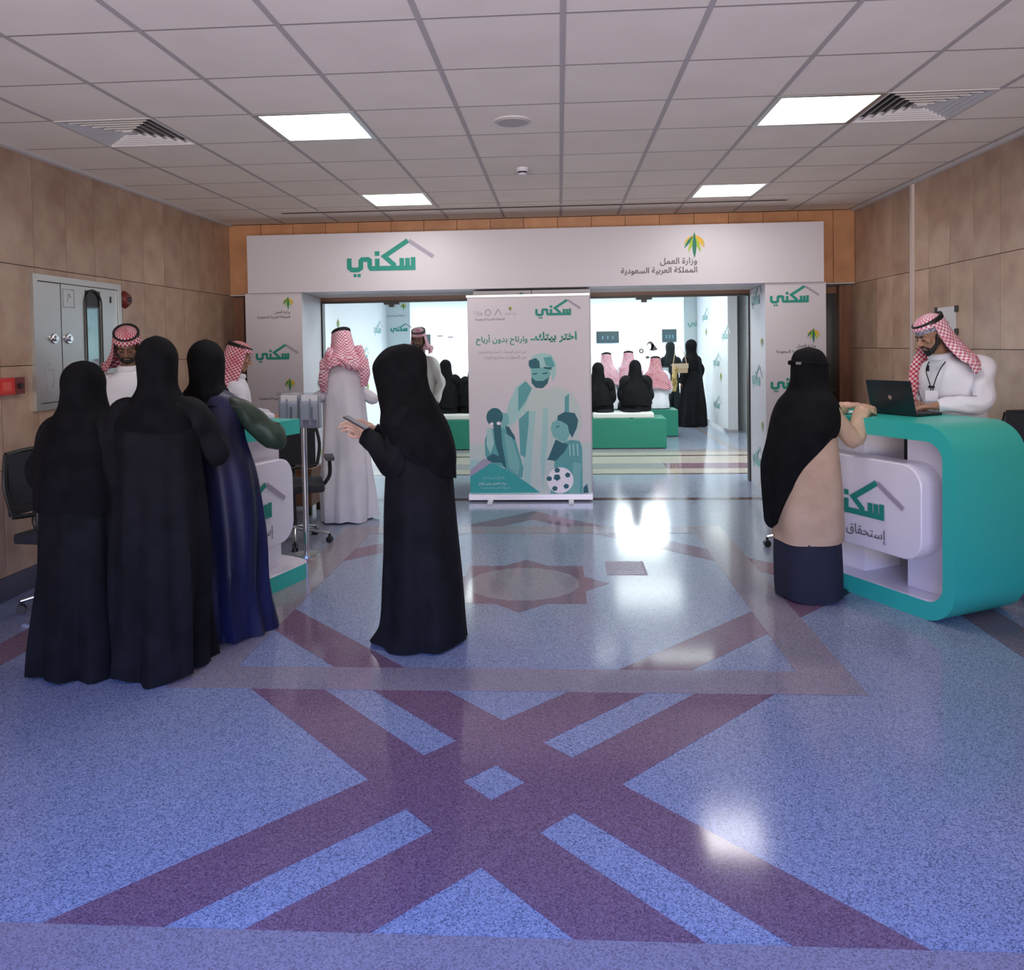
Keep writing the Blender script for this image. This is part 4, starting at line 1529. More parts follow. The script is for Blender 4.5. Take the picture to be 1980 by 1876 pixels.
# ================================================================== PEOPLE
def head_mesh(vox=.0045, nose=1.0):
    bm = bmesh.new()
    ell(bm, (0, -.012, .032), (.074, .093, .088))
    ell(bm, (0, .022, -.035), (.057, .066, .075))
    ell(bm, (0, .052, -.088), (.027, .027, .022))
    for s in (-1, 1):
        ell(bm, (s * .040, .058, -.018), (.022, .020, .020))
        caps(bm, (s * .05, .02, -.06), (s * .02, .06, -.092), .02, .02)
        ell(bm, (s * .076, -.005, -.008), (.007, .017, .030), Euler((0, 0, s * -.4)).to_matrix())
        ell(bm, (s * .030, .072, .004), (.015, .014, .011))
        ell(bm, (s * .011, .098, -.034), (.008, .009, .007))
    caps(bm, (-.036, .074, .022), (.036, .074, .022), .010, .010)
    caps(bm, (0, .083, .012), (0, .104, -.028), .007, .011)
    caps(bm, (-.018, .080, -.057), (.018, .080, -.057), .007, .007)
    caps(bm, (-.015, .079, -.067), (.015, .079, -.067), .008, .008)
    return remesh(bm, vox, 5)


def beard_mesh(vox=.0045, full=True):
    bm = bmesh.new()
    for s in (-1, 1):
        caps(bm, (s * .070, .008, .0), (s * .060, .018, -.05), .010, .015)
        caps(bm, (s * .060, .018, -.05), (s * .030, .058, -.090), .016, .018)
        caps(bm, (s * .030, .058, -.090), (0, .070, -.100), .018, .019)
        caps(bm, (s * .030, .078, -.060), (0, .092, -.047), .006, .006)
        caps(bm, (s * .030, .078, -.060), (s * .026, .066, -.085), .007, .012)
    caps(bm, (0, .078, -.082), (0, .068, -.105), .009, .018)
    return remesh(bm, vox, 3)


def hand_mesh(side, curl=.5, vox=.0032, spread=.12):
    """wrist at origin, fingers along +Y, palm down, thumb towards side*+X"""
    bm = bmesh.new()
    caps(bm, (0, -.03, 0), (0, .012, 0), .024, .026)
    kn = [(.030, .084), (.010, .090), (-.011, .086), (-.030, .077)]
    ln = [(.040, .025, .019), (.045, .028, .020), (.041, .026, .019), (.032, .020, .017)]
    for (kx, ky), seg in zip(kn, ln):
        kx *= side
        caps(bm, (kx * .55, .012, 0), (kx, ky, 0), .018, .0125)
        p = Vector((kx, ky, 0))
        a = -curl * .45
        yaw = kx * spread * 10
        r0 = .0098
        for i, l in enumerate(seg):
            d = Vector((math.sin(yaw) * math.cos(a), math.cos(yaw) * math.cos(a), math.sin(a)))
            q = p + d * l
            caps(bm, p, q, r0, r0 - .0010)
            r0 -= .0010
            p = q
            a -= curl * (.75, .6, .4)[i]
    caps(bm, (side * .018, .018, -.004), (side * .040, .045, -.010), .017, .013)
    caps(bm, (side * .040, .045, -.010), (side * .050, .075, -.016 - .01 * curl), .012, .0105)
    caps(bm, (side * .050, .075, -.016 - .01 * curl), (side * (.050 - .012 * curl), .100, -.022 - .018 * curl), .0105, .009)
    return remesh(bm, vox, 2)


HEAD = head_mesh()
BEARD = beard_mesh()


def body_mesh(J, vox=.014, head=None, head_mt=None, hands=(), shoulder_w=1.0, r=1.0):
    """one continuous figure from joints; fine head and hands are merged into the same mesh"""
    bm = bmesh.new()
    P_, C_, Nk = J['pelvis'], J['chest'], J['neck']
    ell(bm, P_, (.15 * r, .11 * r, .12))
    ell(bm, C_, (.155 * r, .105 * r, .17))
    tube(bm, [P_, C_], [.12 * r, .13 * r], 14)
    caps(bm, C_, Nk, .09, .05)
    caps(bm, Nk, J['headc'], .048, .05)
    if head is None:
        ell(bm, J['headc'] + Vector((0, 0, -.01)), (.070, .088, .105))
    for s in ('l', 'r'):
        a, b, c = J['sh' + s], J['el' + s], J['wr' + s]
        caps(bm, C_ + Vector((0, 0, .08)), a, .06, .042)
        caps(bm, a, b, .042, .033)
        caps(bm, b, c, .033, .022)
        if not hands:
            caps(bm, c, Vector(c) + (Vector(c) - Vector(b)).normalized() * .09, .028, .018)
        h, k, an = J['hip' + s], J['kn' + s], J['an' + s]
        caps(bm, P_, h, .1, .09)
        caps(bm, h, k, .085, .055)
        caps(bm, k, an, .052, .035)
        caps(bm, an, J['toe' + s], .035, .03)
    base = remesh(bm, vox, 3)
    parts = [(base, None)]
    if head is not None:
        parts.append((head, head_mt))
    parts += list(hands)
    return join_me(parts)


def joints(h=1.65, lean=0.0, arms=None, seated=False):
    """local frame: feet at origin, facing +Y"""
    k = h / 1.7
    V = Vector
    J = {}
    if not seated:
        J['pelvis'] = V((0, -.01, .93 * k))
        J['chest'] = V((0, lean * .5, 1.23 * k))
        J['neck'] = V((0, lean * .8, 1.42 * k))
        J['headc'] = V((0, lean + .02, 1.56 * k))
        for s, q in (('l', 1), ('r', -1)):
            J['sh' + s] = V((q * .158, lean * .7, 1.305 * k))
            J['el' + s] = V((q * .23, lean * .5 - .03, 1.08 * k))
            J['wr' + s] = V((q * .22, lean * .3 + .06, .84 * k))
            J['hip' + s] = V((q * .09, -.01, .88 * k))
            J['kn' + s] = V((q * .10, .01, .47 * k))
            J['an' + s] = V((q * .10, 0, .08))
            J['toe' + s] = V((q * .11, .13, .045))
    else:
        J['pelvis'] = V((0, 0, .58))
        J['chest'] = V((0, lean * .5 + .02, .88))
        J['neck'] = V((0, lean * .8 + .03, 1.08))
        J['headc'] = V((0, lean + .05, 1.21))
        for s, q in (('l', 1), ('r', -1)):
            J['sh' + s] = V((q * .17, lean * .7, 1.02))
            J['el' + s] = V((q * .22, lean * .5 + .05, .78))
            J['wr' + s] = V((q * .10, .28, .68))
            J['hip' + s] = V((q * .10, .05, .57))
            J['kn' + s] = V((q * .12, .45, .52))
            J['an' + s] = V((q * .12, .47, .09))
            J['toe' + s] = V((q * .13, .60, .045))
    if arms:
        for k_, v in arms.items():
            J[k_] = V(v)
    return J


def hand_mt(w, el, yaw=0, pitch=0, roll=0, tip=None):
    """matrix placing a hand at wrist w pointing from elbow el (or towards tip)"""
    d = (Vector(tip) - Vector(w)) if tip is not None else (Vector(w) - Vector(el))
    d.normalize()
    q = d.to_track_quat('Y', 'Z')
    return Matrix.Translation(Vector(w)) @ q.to_matrix().to_4x4() @ Matrix.Rotation(roll, 4, 'Y') @ Matrix.Rotation(pitch, 4, 'X')


def sleeve(bm, a, b, c, r0=.085, r1=.065, r2=.055, seed=0., n=24, wob=.011):
    a, b, c = Vector(a), Vector(b), Vector(c)
    inw = Vector((-1 if a.x > 0 else 1, 0, 0))
    u = ((a - b).normalized() * .38 + inw * .9)
    pts = [a + u * .115, a + u * .07, a, a.lerp(b, .5), b, b.lerp(c, .5), c - (c - b).normalized() * .01]
    stube(bm, pts, [.012, r0 * .75, r0, (r0 + r1) / 2, r1, (r1 + r2) / 2, r2], 7, n, wob=wob, wn=3, seed=seed, flat=.86)


def head_cloth(parent, mt, m_=M_ghutra, hem=-.34, seed=0., wide=1.0, gapa=1.05, brow=.045, asym=0.):
    """red checked headscarf: cap over the skull, open at the face, falling on the shoulders"""
    bm = bmesh.new()
    loft(bm, [(hem, asym, -.06, .205 * wide, .115), (hem * .72, asym * .8, -.05, .205 * wide, .12), (-.20, asym * .4, -.04, .180 * wide, .125), (-.13, 0, -.028, .135, .122), (-.06, 0, -.018, .108, .116),
              (.02, 0, -.011, .094, .109), (.07, 0, -.010, .087, .104), (.105, 0, -.012, .066, .080), (.128, 0, -.014, .035, .042), (.134, 0, -.014, .004, .004)],
         n=60, per=4, fold=.020, nf=7, seed=seed, ftop=.03, gap=(gapa, brow), hem=.02)
    me = bm2me(bm, sm=True)
    o = link('headscarf', me, m_, parent)
    o.matrix_local = mt
    solid(o, .003)
    bm = bmesh.new()
    for dz, rr in ((.0, .009), (.017, .009)):
        ring = []
        for k in range(33):
            a = 2 * PI * k / 32
            ring.append((.079 * math.cos(a), -.012 + .096 * math.sin(a), .082 + dz + .012 * math.sin(a) * -1))
        tube(bm, ring, rr, 8, cap=False)
    o2_ = link('head_cord', bm2me(bm, sm=True), M_cord, parent)
    o2_.matrix_local = mt
    return o


def face_bits(parent, mt, brows=True, beard=True, closed=True):
    bm = bmesh.new()
    ell(bm, (0, -.014, .030), (.0775, .096, .090), u=32, v=24)
    bmesh.ops.delete(bm, geom=[v for v in bm.verts if v.co.z < -.012 - .4 * min(v.co.y, 0) * -1 or (v.co.y > .030 and v.co.z < .085) or (v.co.y > .012 and v.co.z < .02)], context='VERTS')
    o = link('hair', bm2me(bm, sm=True), M_hair, parent)
    o.matrix_local = mt
    if beard:
        o = link('beard', BEARD, M_hair, parent)
        o.matrix_local = mt
    for s in (-1, 1):
        bm = bmesh.new()
        if closed:      # lids lowered: only the dark lash line shows
            tube(bm, [(s * .015, .0835, -.004), (s * .030, .0885, -.0075), (s * .044, .0805, -.004)], [.0012, .0022, .0012], 6)
            o = link('eyelashes', bm2me(bm, sm=True), M_hair, parent)
            o.matrix_local = mt
            bm = bmesh.new()
        ell(bm, (0, 0, 0), (.0115, .009, .0075), u=14, v=10)
        ell(bm, (0, .0062, -.001), (.0055, .0042, .0055), u=12, v=8)
        for f in bm.faces:
            f.material_index = 1 if f.calc_center_median().y > .0078 or (f.calc_center_median().xz.length < .006 and f.calc_center_median().y > .006) else 0
        o = link('eye', bm2me(bm, sm=True), [M_eyew, M_iris], parent)
        o.matrix_local = mt @ Matrix.Translation((s * .030, .079 - (.006 if closed else 0), -.001))
        if brows:
            bm = bmesh.new()
            tube(bm, [(s * .014, .087, .019), (s * .032, .085, .024), (s * .048, .074, .018)], [.0035, .0042, .002], 7)
            o = link('eyebrow', bm2me(bm, sm=True), M_hair, parent)
            o.matrix_local = mt


def shoes(parent, J, m_=M_shoe):
    for s in ('l', 'r'):
        bm = bmesh.new()
        a, t_ = J['an' + s], J['toe' + s]
        d = (t_ - a)
        d.z = 0
        d.normalize()
        heel = Vector((a.x, a.y, 0)) - d * .06
        stube(bm, [heel + Vector((0, 0, .04)), heel + d * .1 + Vector((0, 0, .042)), heel + d * .2 + Vector((0, 0, .034)), heel + d * .27 + Vector((0, 0, .026))], [.036, .042, .044, .02], 4, 12, flat=.8)
        for v in bm.verts:
            v.co.z = max(v.co.z, 0.003)
        link('shoe', bm2me(bm, sm=True), m_, parent)


def head_m(J, nod=0., turn=0., tilt=0., dy=0.):
    return Matrix.Translation(J['headc'] + Vector((0, dy, .01))) @ Euler((nod, tilt, turn), 'ZXY').to_matrix().to_4x4() if False else Matrix.Translation(J['headc'] + Vector((0, dy, .01))) @ Matrix.Rotation(turn, 4, 'Z') @ Matrix.Rotation(nod, 4, 'X') @ Matrix.Rotation(tilt, 4, 'Y')


def abaya_robe(parent, J, h, keys, m_=M_abaya, seed=0., arms=True, fold=.038, nf=9, name='abaya', sl=(.075, .072, .068), n=64, slm=None, hem=.012):
    bm = bmesh.new()
    loft(bm, keys, n=n, per=6, fold=fold, nf=nf, seed=seed, ftop=h * .86, hem=hem, zmin=.004)
    if arms:
        for k, s in enumerate(('l', 'r')):
            sleeve(bm, J['sh' + s], J['el' + s], J['wr' + s], *sl, seed=seed + k)
    return link(name, bm2me(bm), m_, parent)


def std_keys(h, w=1.0, cy_=0.0, lean=0.0, hemr=1.0):
    k = h / 1.6
    return [(.012, 0, 0, .25 * w * hemr, .235 * w * hemr), (.25 * k, 0, 0, .235 * w * hemr, .215 * w * hemr), (.6 * k, 0, 0, .215 * w, .185 * w), (.9 * k, 0, 0, .20 * w, .165 * w), (1.1 * k, 0, lean * .4, .19 * w, .15 * w),
            (1.24 * k, 0, lean * .6, .195 * w, .13 * w), (1.315 * k, 0, lean * .7, .165 * w, .105 * w), (1.36 * k, 0, lean * .8, .09, .075), (1.40 * k, 0, lean * .85, .05, .05)]


def veil(parent, J, mt_z, keys, m_=M_veil, seed=0., name='veil', fold=.012, nf=7, gap=None, n=56, hem=.012):
    bm = bmesh.new()
    loft(bm, keys, n=n, per=5, fold=fold, nf=nf, seed=seed, ftop=keys[-1][0] - .10, hem=hem, gap=gap)
    o = link(name, bm2me(bm, sm=True), m_, parent)
    if gap:
        solid(o, .003)
    return o


def hijab_keys(hc, top=.125, drape=.20, wide=.21, back=0.0, cx=0.0, hem=.0):
    """keys from hem up to the crown around head centre hc (x,y,z)"""
    x, y, z = hc
    return [(z - .24 - drape, x + cx, y - .03 + back, wide, .15), (z - .24 - drape * .5, x + cx * .7, y - .03, wide * .97, .145), (z - .24, x + cx * .4, y - .025, wide * .82, .125), (z - .18, x, y - .02, .125, .108), (z - .12, x, y - .012, .094, .103),
            (z - .04, x, y - .008, .095, .112), (z + .03, x, y - .012, .098, .116), (z + .08, x, y - .014, .082, .098), (z + .115, x, y - .016, .05, .06), (z + top + .007, x, y - .016, .006, .006)]


def person(label, loc, rotz, group=None):
    return thing('person', label, 'person', (loc[0], loc[1], 0), rotz, group)


def cover_body(p, J, skin=M_skin, vox=.016, **kw):
    return link('body', body_mesh(J, vox, **kw), skin, p)


# ---- 1 leftmost woman, long black cape veil, back to camera
p = person('leftmost woman in black with a long cape veil, back to the camera', (-2.43, 3.80), R(-10))
J = joints(1.58)
cover_body(p, J)
abaya_robe(p, J, 1.5, std_keys(1.5, 1.02), seed=1.1, hem=.02)
veil(p, J, 0, [(.82, 0, -.01, .255, .20), (.95, 0, -.01, .25, .195), (1.08, 0, -.01, .235, .18), (1.18, 0, 0, .205, .155), (1.26, 0, .01, .155, .13), (1.32, .0, .02, .118, .118), (1.39, 0, .02, .098, .112), (1.46, 0, .02, .097, .113), (1.51, 0, .02, .080, .095), (1.545, 0, .02, .045, .055), (1.557, 0, .02, .005, .005)], seed=.4, name='cape_veil', fold=.016)
shoes(p, J)

# ---- 2 second woman, black hijab and wide abaya
p = person('woman in black with a smooth black headscarf, middle of the three women at left', (-2.02, 3.78), R(12))
J = joints(1.68, .03, dict(ell=(.25, .10, 1.08), wrl=(.12, .30, 1.14), elr=(-.27, .06, 1.06), wrr=(-.14, .28, 1.10)))
cover_body(p, J)
abaya_robe(p, J, 1.62, std_keys(1.62, 1.04, lean=.02, hemr=.92), seed=3.3, hem=.02, sl=(.085, .085, .08))
veil(p, J, 0, hijab_keys((0, .03, 1.545), drape=.10, wide=.205), seed=2.2, name='headscarf')
shoes(p, J)

# ---- 3 woman in navy satin abaya with dark green sleeve
p = person('woman in a shiny navy blue abaya with a dark green sleeve, left desk', (-1.84, 4.33), R(4))
p.location = (-1.90, 4.24, 0)
J = joints(1.66, .04, dict(ell=(-.24, .08, 1.08), wrl=(-.10, .26, 1.12), elr=(.26, .10, 1.10), wrr=(.10, .30, 1.16)))
J['shl'], J['shr'] = Vector((-.155, .02, 1.27)), Vector((.155, .02, 1.27))
for q in J:
    if q[:2] not in ('el', 'wr', 'to', 'an'):
        J[q] = J[q] + Vector((-.055 * J[q].z, 0, 0))
cover_body(p, J)
kk = std_keys(1.62, .98, lean=.03, hemr=.98)
kk = [(z, -.055 * z + (.02 if .5 < z < 1.1 else 0), y, rx + (.02 if .5 < z < 1.1 else 0), ry) for z, x, y, rx, ry in kk]
abaya_robe(p, J, 1.6, kk, m_=M_navy, seed=5.5, arms=False, fold=.034)
bm = bmesh.new()
sleeve(bm, J['shl'], J['ell'], J['wrl'], .075, .075, .07, seed=1)
link('sleeve', bm2me(bm), M_navy, p)
bm = bmesh.new()
sleeve(bm, J['shr'], J['elr'], J['wrr'], .075, .085, .075, seed=2)
link('sleeve', bm2me(bm), M_green, p)['label'] = 'dark green satin sleeve'
veil(p, J, 0, hijab_keys((-.085, .04, 1.53), drape=.0, wide=.13), seed=4.2, name='headscarf')
shoes(p, J)


def thobe_man(label, loc, rot, h, nod, turn, arms, cloth_kw, robe_m=M_thobe, skin=M_skin, lean=.03, w=1.0, beard=True, hands=True, tilt=0., curl=.5, hemr=.9, sl=(.072, .060, .050), fold=.016, cord=True, keys=None, tips=None, seed=2., roll=(0, 0), closed=True):
    p = person(label, loc, rot)
    J = joints(h, lean, arms)
    mt = head_m(J, nod, turn, tilt)
    hs = []
    if hands:
        for i, (s, q) in enumerate((('l', -1), ('r', 1))):
            # +x is the wearer's right side when facing +Y
            side = -1 if J['sh' + s].x > 0 else 1
            tip = tips[i] if tips else None
            hs.append((hand_mesh(side, curl), hand_mt(J['wr' + s], J['el' + s], tip=tip, roll=roll[i])))
    link('body', body_mesh(J, .014, HEAD, mt, hs), skin, p)
    face_bits(p, mt, beard=beard, closed=closed)
    kk = keys or std_keys(h * .955, w, lean=lean, hemr=hemr)
    abaya_robe(p, J, h, kk, m_=robe_m, seed=seed, fold=fold, nf=7, name='thobe', sl=sl, hem=.01)
    # collar
    bm = bmesh.new()
    nk = J['neck']
    ring = [(.060 * math.cos(2 * PI * k / 20), nk.y + .008 + .062 * math.sin(2 * PI * k / 20), nk.z - .005 + .01 * math.sin(2 * PI * k / 20) * -1) for k in range(22)]
    tube(bm, ring, .014, 8, cap=False, flat=1.6)
    link('collar', bm2me(bm, sm=True), robe_m, p)
    head_cloth(p, mt, **cloth_kw)
    shoes(p, J)
    return p, J, mt


# ---- 4 man behind the left desk, looking down
pm, J, mt = thobe_man('bearded man in a red checked headscarf looking down behind the left desk', (-3.13, 5.50), R(200), 1.78, -.55, .05,
                      dict(ell=(.27, .12, 1.12), wrl=(.14, .36, 1.12), elr=(-.27, .12, 1.12), wrr=(-.14, .36, 1.12)),
                      dict(m_=M_ghutra, hem=-.26, seed=1.0, wide=1.0, asym=-.03), skin=M_skind, lean=.10, w=1.05)

# ---- 5 second man behind, in profile to the right
pm, J, mt = thobe_man('man in a red checked headscarf seen in profile behind the woman in navy', (-2.74, 6.32), R(-65), 1.66, -.25, .0,
                      dict(ell=(.25, .10, 1.05), wrl=(.14, .32, 1.02), elr=(-.25, .10, 1.05), wrr=(-.14, .32, 1.02)),
                      dict(m_=M_ghutra, hem=-.36, seed=3.0, wide=.85), lean=.05, w=.95, beard=False)

# ---- 6 woman with phone, in profile facing left
p = person('woman in a long black abaya standing in the centre looking at a phone', (-.80, 4.17), R(82))
J = joints(1.60, .07, dict(ell=(.19, -.02, 1.05), wrl=(.10, .20, 1.12), elr=(-.19, .02, 1.03), wrr=(-.08, .26, 1.16)))
J['shl'], J['shr'] = Vector((.125, .01, 1.22)), Vector((-.125, .01, 1.24))
J['headc'] = Vector((0, .095, 1.465))
J['ell'], J['wrl'] = Vector((.175, .05, .985)), Vector((.10, .275, 1.14))
J['elr'], J['wrr'] = Vector((-.175, .05, .985)), Vector((-.06, .25, 1.13))
hmt = head_m(J, -.35)
hs = [(hand_mesh(-1, .9), hand_mt(J['wrl'], J['ell'], tip=J['wrl'] + Vector((-.03, .08, .03)), roll=-.9)), (hand_mesh(1, .8), hand_mt(J['wrr'], J['elr'], tip=J['wrr'] + Vector((.03, .07, .035)), roll=1.2))]
link('body', body_mesh(J, .014, HEAD, hmt, hs), M_skinl, p)
bm = bmesh.new()
loft(bm, [(.010, 0, -.02, .24, .262), (.12, 0, -.04, .225, .228), (.4, 0, -.035, .215, .212), (.7, 0, -.03, .205, .195), (.92, 0, -.03, .195, .180), (1.08, 0, -.02, .19, .165), (1.2, 0, -.0, .185, .135), (1.28, 0, .02, .15, .105), (1.33, 0, .04, .08, .075), (1.36, 0, .05, .05, .05)],
     n=72, per=6, fold=.017, nf=8, seed=7.7, ftop=1.25, hem=.02, zmin=.004)
sleeve(bm, J['shl'], J['ell'], J['wrl'], .07, .07, .050, seed=2)
sleeve(bm, J['shr'], J['elr'], J['wrr'], .07, .07, .050, seed=5)
link('abaya', bm2me(bm), M_abaya, p)
hk = [(.90, 0, -.15, .12, .075), (.99, 0, -.11, .19, .12), (1.07, 0, -.045, .225, .175), (1.17, 0, -.01, .215, .18), (1.25, 0, .01, .18, .16), (1.31, 0, .03, .14, .155), (1.37, 0, .05, .108, .148), (1.44, 0, .065, .104, .150), (1.50, 0, .068, .104, .152), (1.555, 0, .055, .092, .132), (1.60, 0, .045, .055, .085), (1.618, 0, .04, .006, .008)]
veil(p, J, 0, hk, seed=9.1, name='headscarf', fold=.014)
shoes(p, J)
# phone held in her hands
ph = thing('mobile_phone', 'dark mobile phone held by the woman in the centre', 'phone', (-1.095, 4.12, 1.195), R(82))
a = boxo('phone_body', -.036, .036, -.072, .072, -.004, .004, M_black, ph, .002)
b = boxo('phone_screen', -.032, .032, -.066, .066, .004, .0046, mat('phone_glass', (.25, .28, .33), .1), ph)
for q in (a, b):
    q.rotation_euler = (R(28), 0, 0)

# ---- 7 man in white thobe, back to camera, scarf thrown over
pm, J, mt = thobe_man('man in a long white thobe standing with his back turned by the left doorway', (-2.0, 7.10), R(25), 1.79, -.28, .15,
                      dict(ell=(-.27, .03, 1.12), wrl=(-.14, .22, 1.16), elr=(.27, .05, 1.12), wrr=(.16, .26, 1.15)),
                      dict(m_=M_ghutral, hem=-.27, seed=6.0, wide=1.05), lean=.06, w=.98, hemr=1.0, fold=.05, seed=8.)
# thrown-over tails of his scarf
bm = bmesh.new()
stube(bm, [(-.17, .04, 1.47), (-.12, -.06, 1.50), (.0, -.09, 1.46), (.12, -.09, 1.41), (.18, -.03, 1.36)], [.04, .065, .075, .065, .03], 5, 16, flat=.6, wob=.014, wn=5)
stube(bm, [(.13, -.05, 1.62), (.15, -.09, 1.5), (.17, -.12, 1.38), (.16, -.13, 1.24)], [.03, .045, .05, .03], 5, 12, flat=.5, wob=.01, wn=4)
stube(bm, [(-.12, -.02, 1.6), (-.17, -.07, 1.46), (-.20, -.08, 1.32), (-.19, -.06, 1.2)], [.03, .045, .05, .03], 5, 12, flat=.5, wob=.01, wn=4)
uvl = bm.loops.layers.uv.verify()
for f in bm.faces:
    for lpp in f.loops:
        lpp[uvl].uv = (lpp.vert.co.x + lpp.vert.co.y * .5, lpp.vert.co.z)
link('scarf_tail', bm2me(bm, sm=True), M_ghutral, pm)

# ---- 8 man standing in the left doorway facing the camera
thobe_man('man in a pale thobe facing the camera in the left doorway', (-1.70, 9.45), R(172), 1.84, -.3, .1,
          dict(ell=(.25, .0, 1.15), wrl=(.22, .12, .92), elr=(-.25, .0, 1.15), wrr=(-.22, .12, .92)),
          dict(m_=M_ghutral, hem=-.16, seed=2.0, wide=.72), robe_m=M_thobeg, skin=M_skind, lean=.04, w=.98)


# ---- seated visitors on the bench, backs to the camera
def seated(label, loc, rot, kind, h=1.0, seed=1., w=1.0, tail=0.0, m_scarf=M_ghutral, lean=.0):
    p = person(label, loc, rot)
    p.location.z = 0.0
    J = joints(1.65, lean, None, True)
    for k_ in J:
        if k_[:2] not in ('an', 'to', 'kn'):
            J[k_] = J[k_] + Vector((0, 0, h))
    robe_m = M_abaya if kind == 'abaya' else M_thobe
    if kind == 'abaya':
        cover_body(p, J, vox=.018)
    else:
        mt = head_m(J, -.15)
        link('body', body_mesh(J, .018, HEAD, mt), M_skin, p)
    bm = bmesh.new()
    z0 = .552 if kind == 'abaya' else .475
    loft(bm, [(z0, 0, .02, .235 * w, .17), (z0 + .08, 0, .02, .235 * w, .175), (.72 + h * .5, 0, .02, .205 * w, .15), (.9 + h, 0, .02, .20 * w, .135), (1.0 + h, 0, .02, .18 * w, .11), (1.07 + h, 0, .03, .10, .08), (1.11 + h, 0, .03, .05, .05)], n=48, per=5, fold=.014, nf=7, seed=seed, ftop=1.0)
    loft_y = [((-.0), 0, 0, 0, 0)]
    for s in ('l', 'r'):
        k_ = J['kn' + s]
        stube(bm, [J['hip' + s] + Vector((0, .05, .09)), J['hip' + s].lerp(k_, .6) + Vector((0, 0, .10)), k_ + Vector((0, .05, .06)), k_ + Vector((0, .06, -.15)), J['an' + s] + Vector((0, .02, .0))], [.12, .11, .10, .11, .09], 4, 14, wob=.006)
        sleeve(bm, J['sh' + s], J['el' + s], J['wr' + s], .085, .075, .06, seed=seed)
    for v in bm.verts:
        v.co.z = max(v.co.z, .01)
    link('abaya' if kind == 'abaya' else 'thobe', bm2me(bm), robe_m, p)
    hc = J['headc']
    if kind == 'abaya':
        ks = [(.65, 0, -.02, .245 * w, .17), (.75, 0, -.02, .235 * w, .165), (.9 + h, 0, -.0, .205 * w, .15), (1.0 + h, 0, .02, .16 * w, .13), (1.07 + h, 0, .03, .12, .12), (hc.z - .03, 0, .04, .097, .113), (hc.z + .04, 0, .04, .094, .11), (hc.z + .09, 0, .04, .075, .09), (hc.z + .125, 0, .04, .04, .05), (hc.z + .135, 0, .04, .005, .005)]
        veil(p, J, 0, ks, seed=seed + 1, name='cape_veil', fold=.01)
        if tail:
            # hem of the robe hanging over the bench front
            bm = bmesh.new()
            stube(bm, [(tail * .3, -.10, .56), (tail * .3, -.2, .53), (tail * .5, -.27, .48), (tail * .6, -.285, .43)], [.14, .13, .07, .03], 4, 14, flat=.35)
            link('robe_hem', bm2me(bm, sm=True), M_abaya, p)
    else:
        head_cloth(p, mt, m_=m_scarf, hem=-.46, seed=seed, wide=1.18)
    shoes(p, J)
    return p


seated('seated woman in black on the bench, further left beside the standing man', (-1.80, 12.16), R(0), 'abaya', .05, 1.0, 1.0, .0)
seated('seated woman in black on the green bench directly left of the banner', (-1.34, 12.16), R(4), 'abaya', .02, 2.4, 1.0, .0)
seated('seated woman in black directly right of the banner', (.60, 12.16), R(0), 'abaya', -.03, 3.1, .95, .3)
seated('left one of the two seated men in pink scarves behind the right bench women', (.82, 13.58), R(0), 'thobe', .10, 4.0, .9)
seated('right one of the two seated men in pink scarves behind the right bench women', (1.20, 13.60), R(-4), 'thobe', .12, 5.0, .9)
seated('seated woman in black at the right end of the green bench', (1.18, 12.16), R(3), 'abaya', .0, 6.0, 1.02, -.3)
seated('seated man in a long red checked scarf at the right end of the bench', (1.66, 13.58), R(-8), 'thobe', .02, 7.0, 1.0, m_scarf=M_ghutra)

# ---- standing woman with bag in the right doorway
p = person('standing woman in a black abaya carrying a tan shoulder bag in the right doorway', (2.52, 15.0), R(40))
J = joints(1.66)
cover_body(p, J, vox=.018)
abaya_robe(p, J, 1.6, std_keys(1.6, 1.08, hemr=1.02), seed=2.7)
veil(p, J, 0, hijab_keys((0, .02, 1.53), drape=.22, wide=.21), seed=1.2)
shoes(p, J)
hb = thing('handbag', 'tan shoulder bag with a yellow scarf, carried by the standing woman in black', 'bag', (2.24, 14.62, 1.12), R(20))
boxo('bag_body', -.15, .15, -.04, .04, -.09, .09, M_tan, hb, .02)
boxo('bag_flap', -.152, .152, -.048, -.04, .0, .092, mat('flap_tan', (.5, .38, .26), .5), hb)
bm = bmesh.new()
stube(bm, [(-.14, 0, .08), (-.06, .06, .30), (.06, .12, .40), (.12, .06, .28), (.14, 0, .08)], [.007] * 5, 5, 8)
link('shoulder_strap', bm2me(bm, sm=True), M_tan, hb)
bm = bmesh.new()
stube(bm, [(-.10, -.05, .02), (-.15, -.07, -.12), (-.16, -.07, -.3), (-.17, -.06, -.42)], [.03, .05, .06, .05], 5, 12, flat=.5, wob=.012, wn=4)
link('hanging_scarf', bm2me(bm, sm=True), M_gold, hb)

# ---- dark slim figure further back
p = person('slim standing woman in dark teal-black robe far back under the right wall sign', (2.30, 16.3), R(180))
J = joints(1.62)
cover_body(p, J, vox=.018)
M_tb = mat('teal_black_cloth', (.004, .010, .012), .8)
abaya_robe(p, J, 1.6, std_keys(1.58, .86, hemr=.95), m_=M_tb, seed=2.7, sl=(.07, .05, .045))
veil(p, J, 0, hijab_keys((0, .02, 1.50), drape=.10, wide=.15), seed=1.2, m_=M_tb)
shoes(p, J)

# ---- woman at the right desk: black khimar, beige coat, navy skirt
p = person('woman in a black veil, beige coat and navy skirt at the right desk', (1.53, 4.93), R(-60))
J = joints(1.60, .03)
J['headc'] = Vector((0, .03, 1.42))
J['neck'] = Vector((0, .03, 1.31))
J['chest'] = Vector((0, .01, 1.15))
for s, q in (('l', -1), ('r', 1)):
    J['sh' + s] = Vector((q * .125, .02, 1.20))
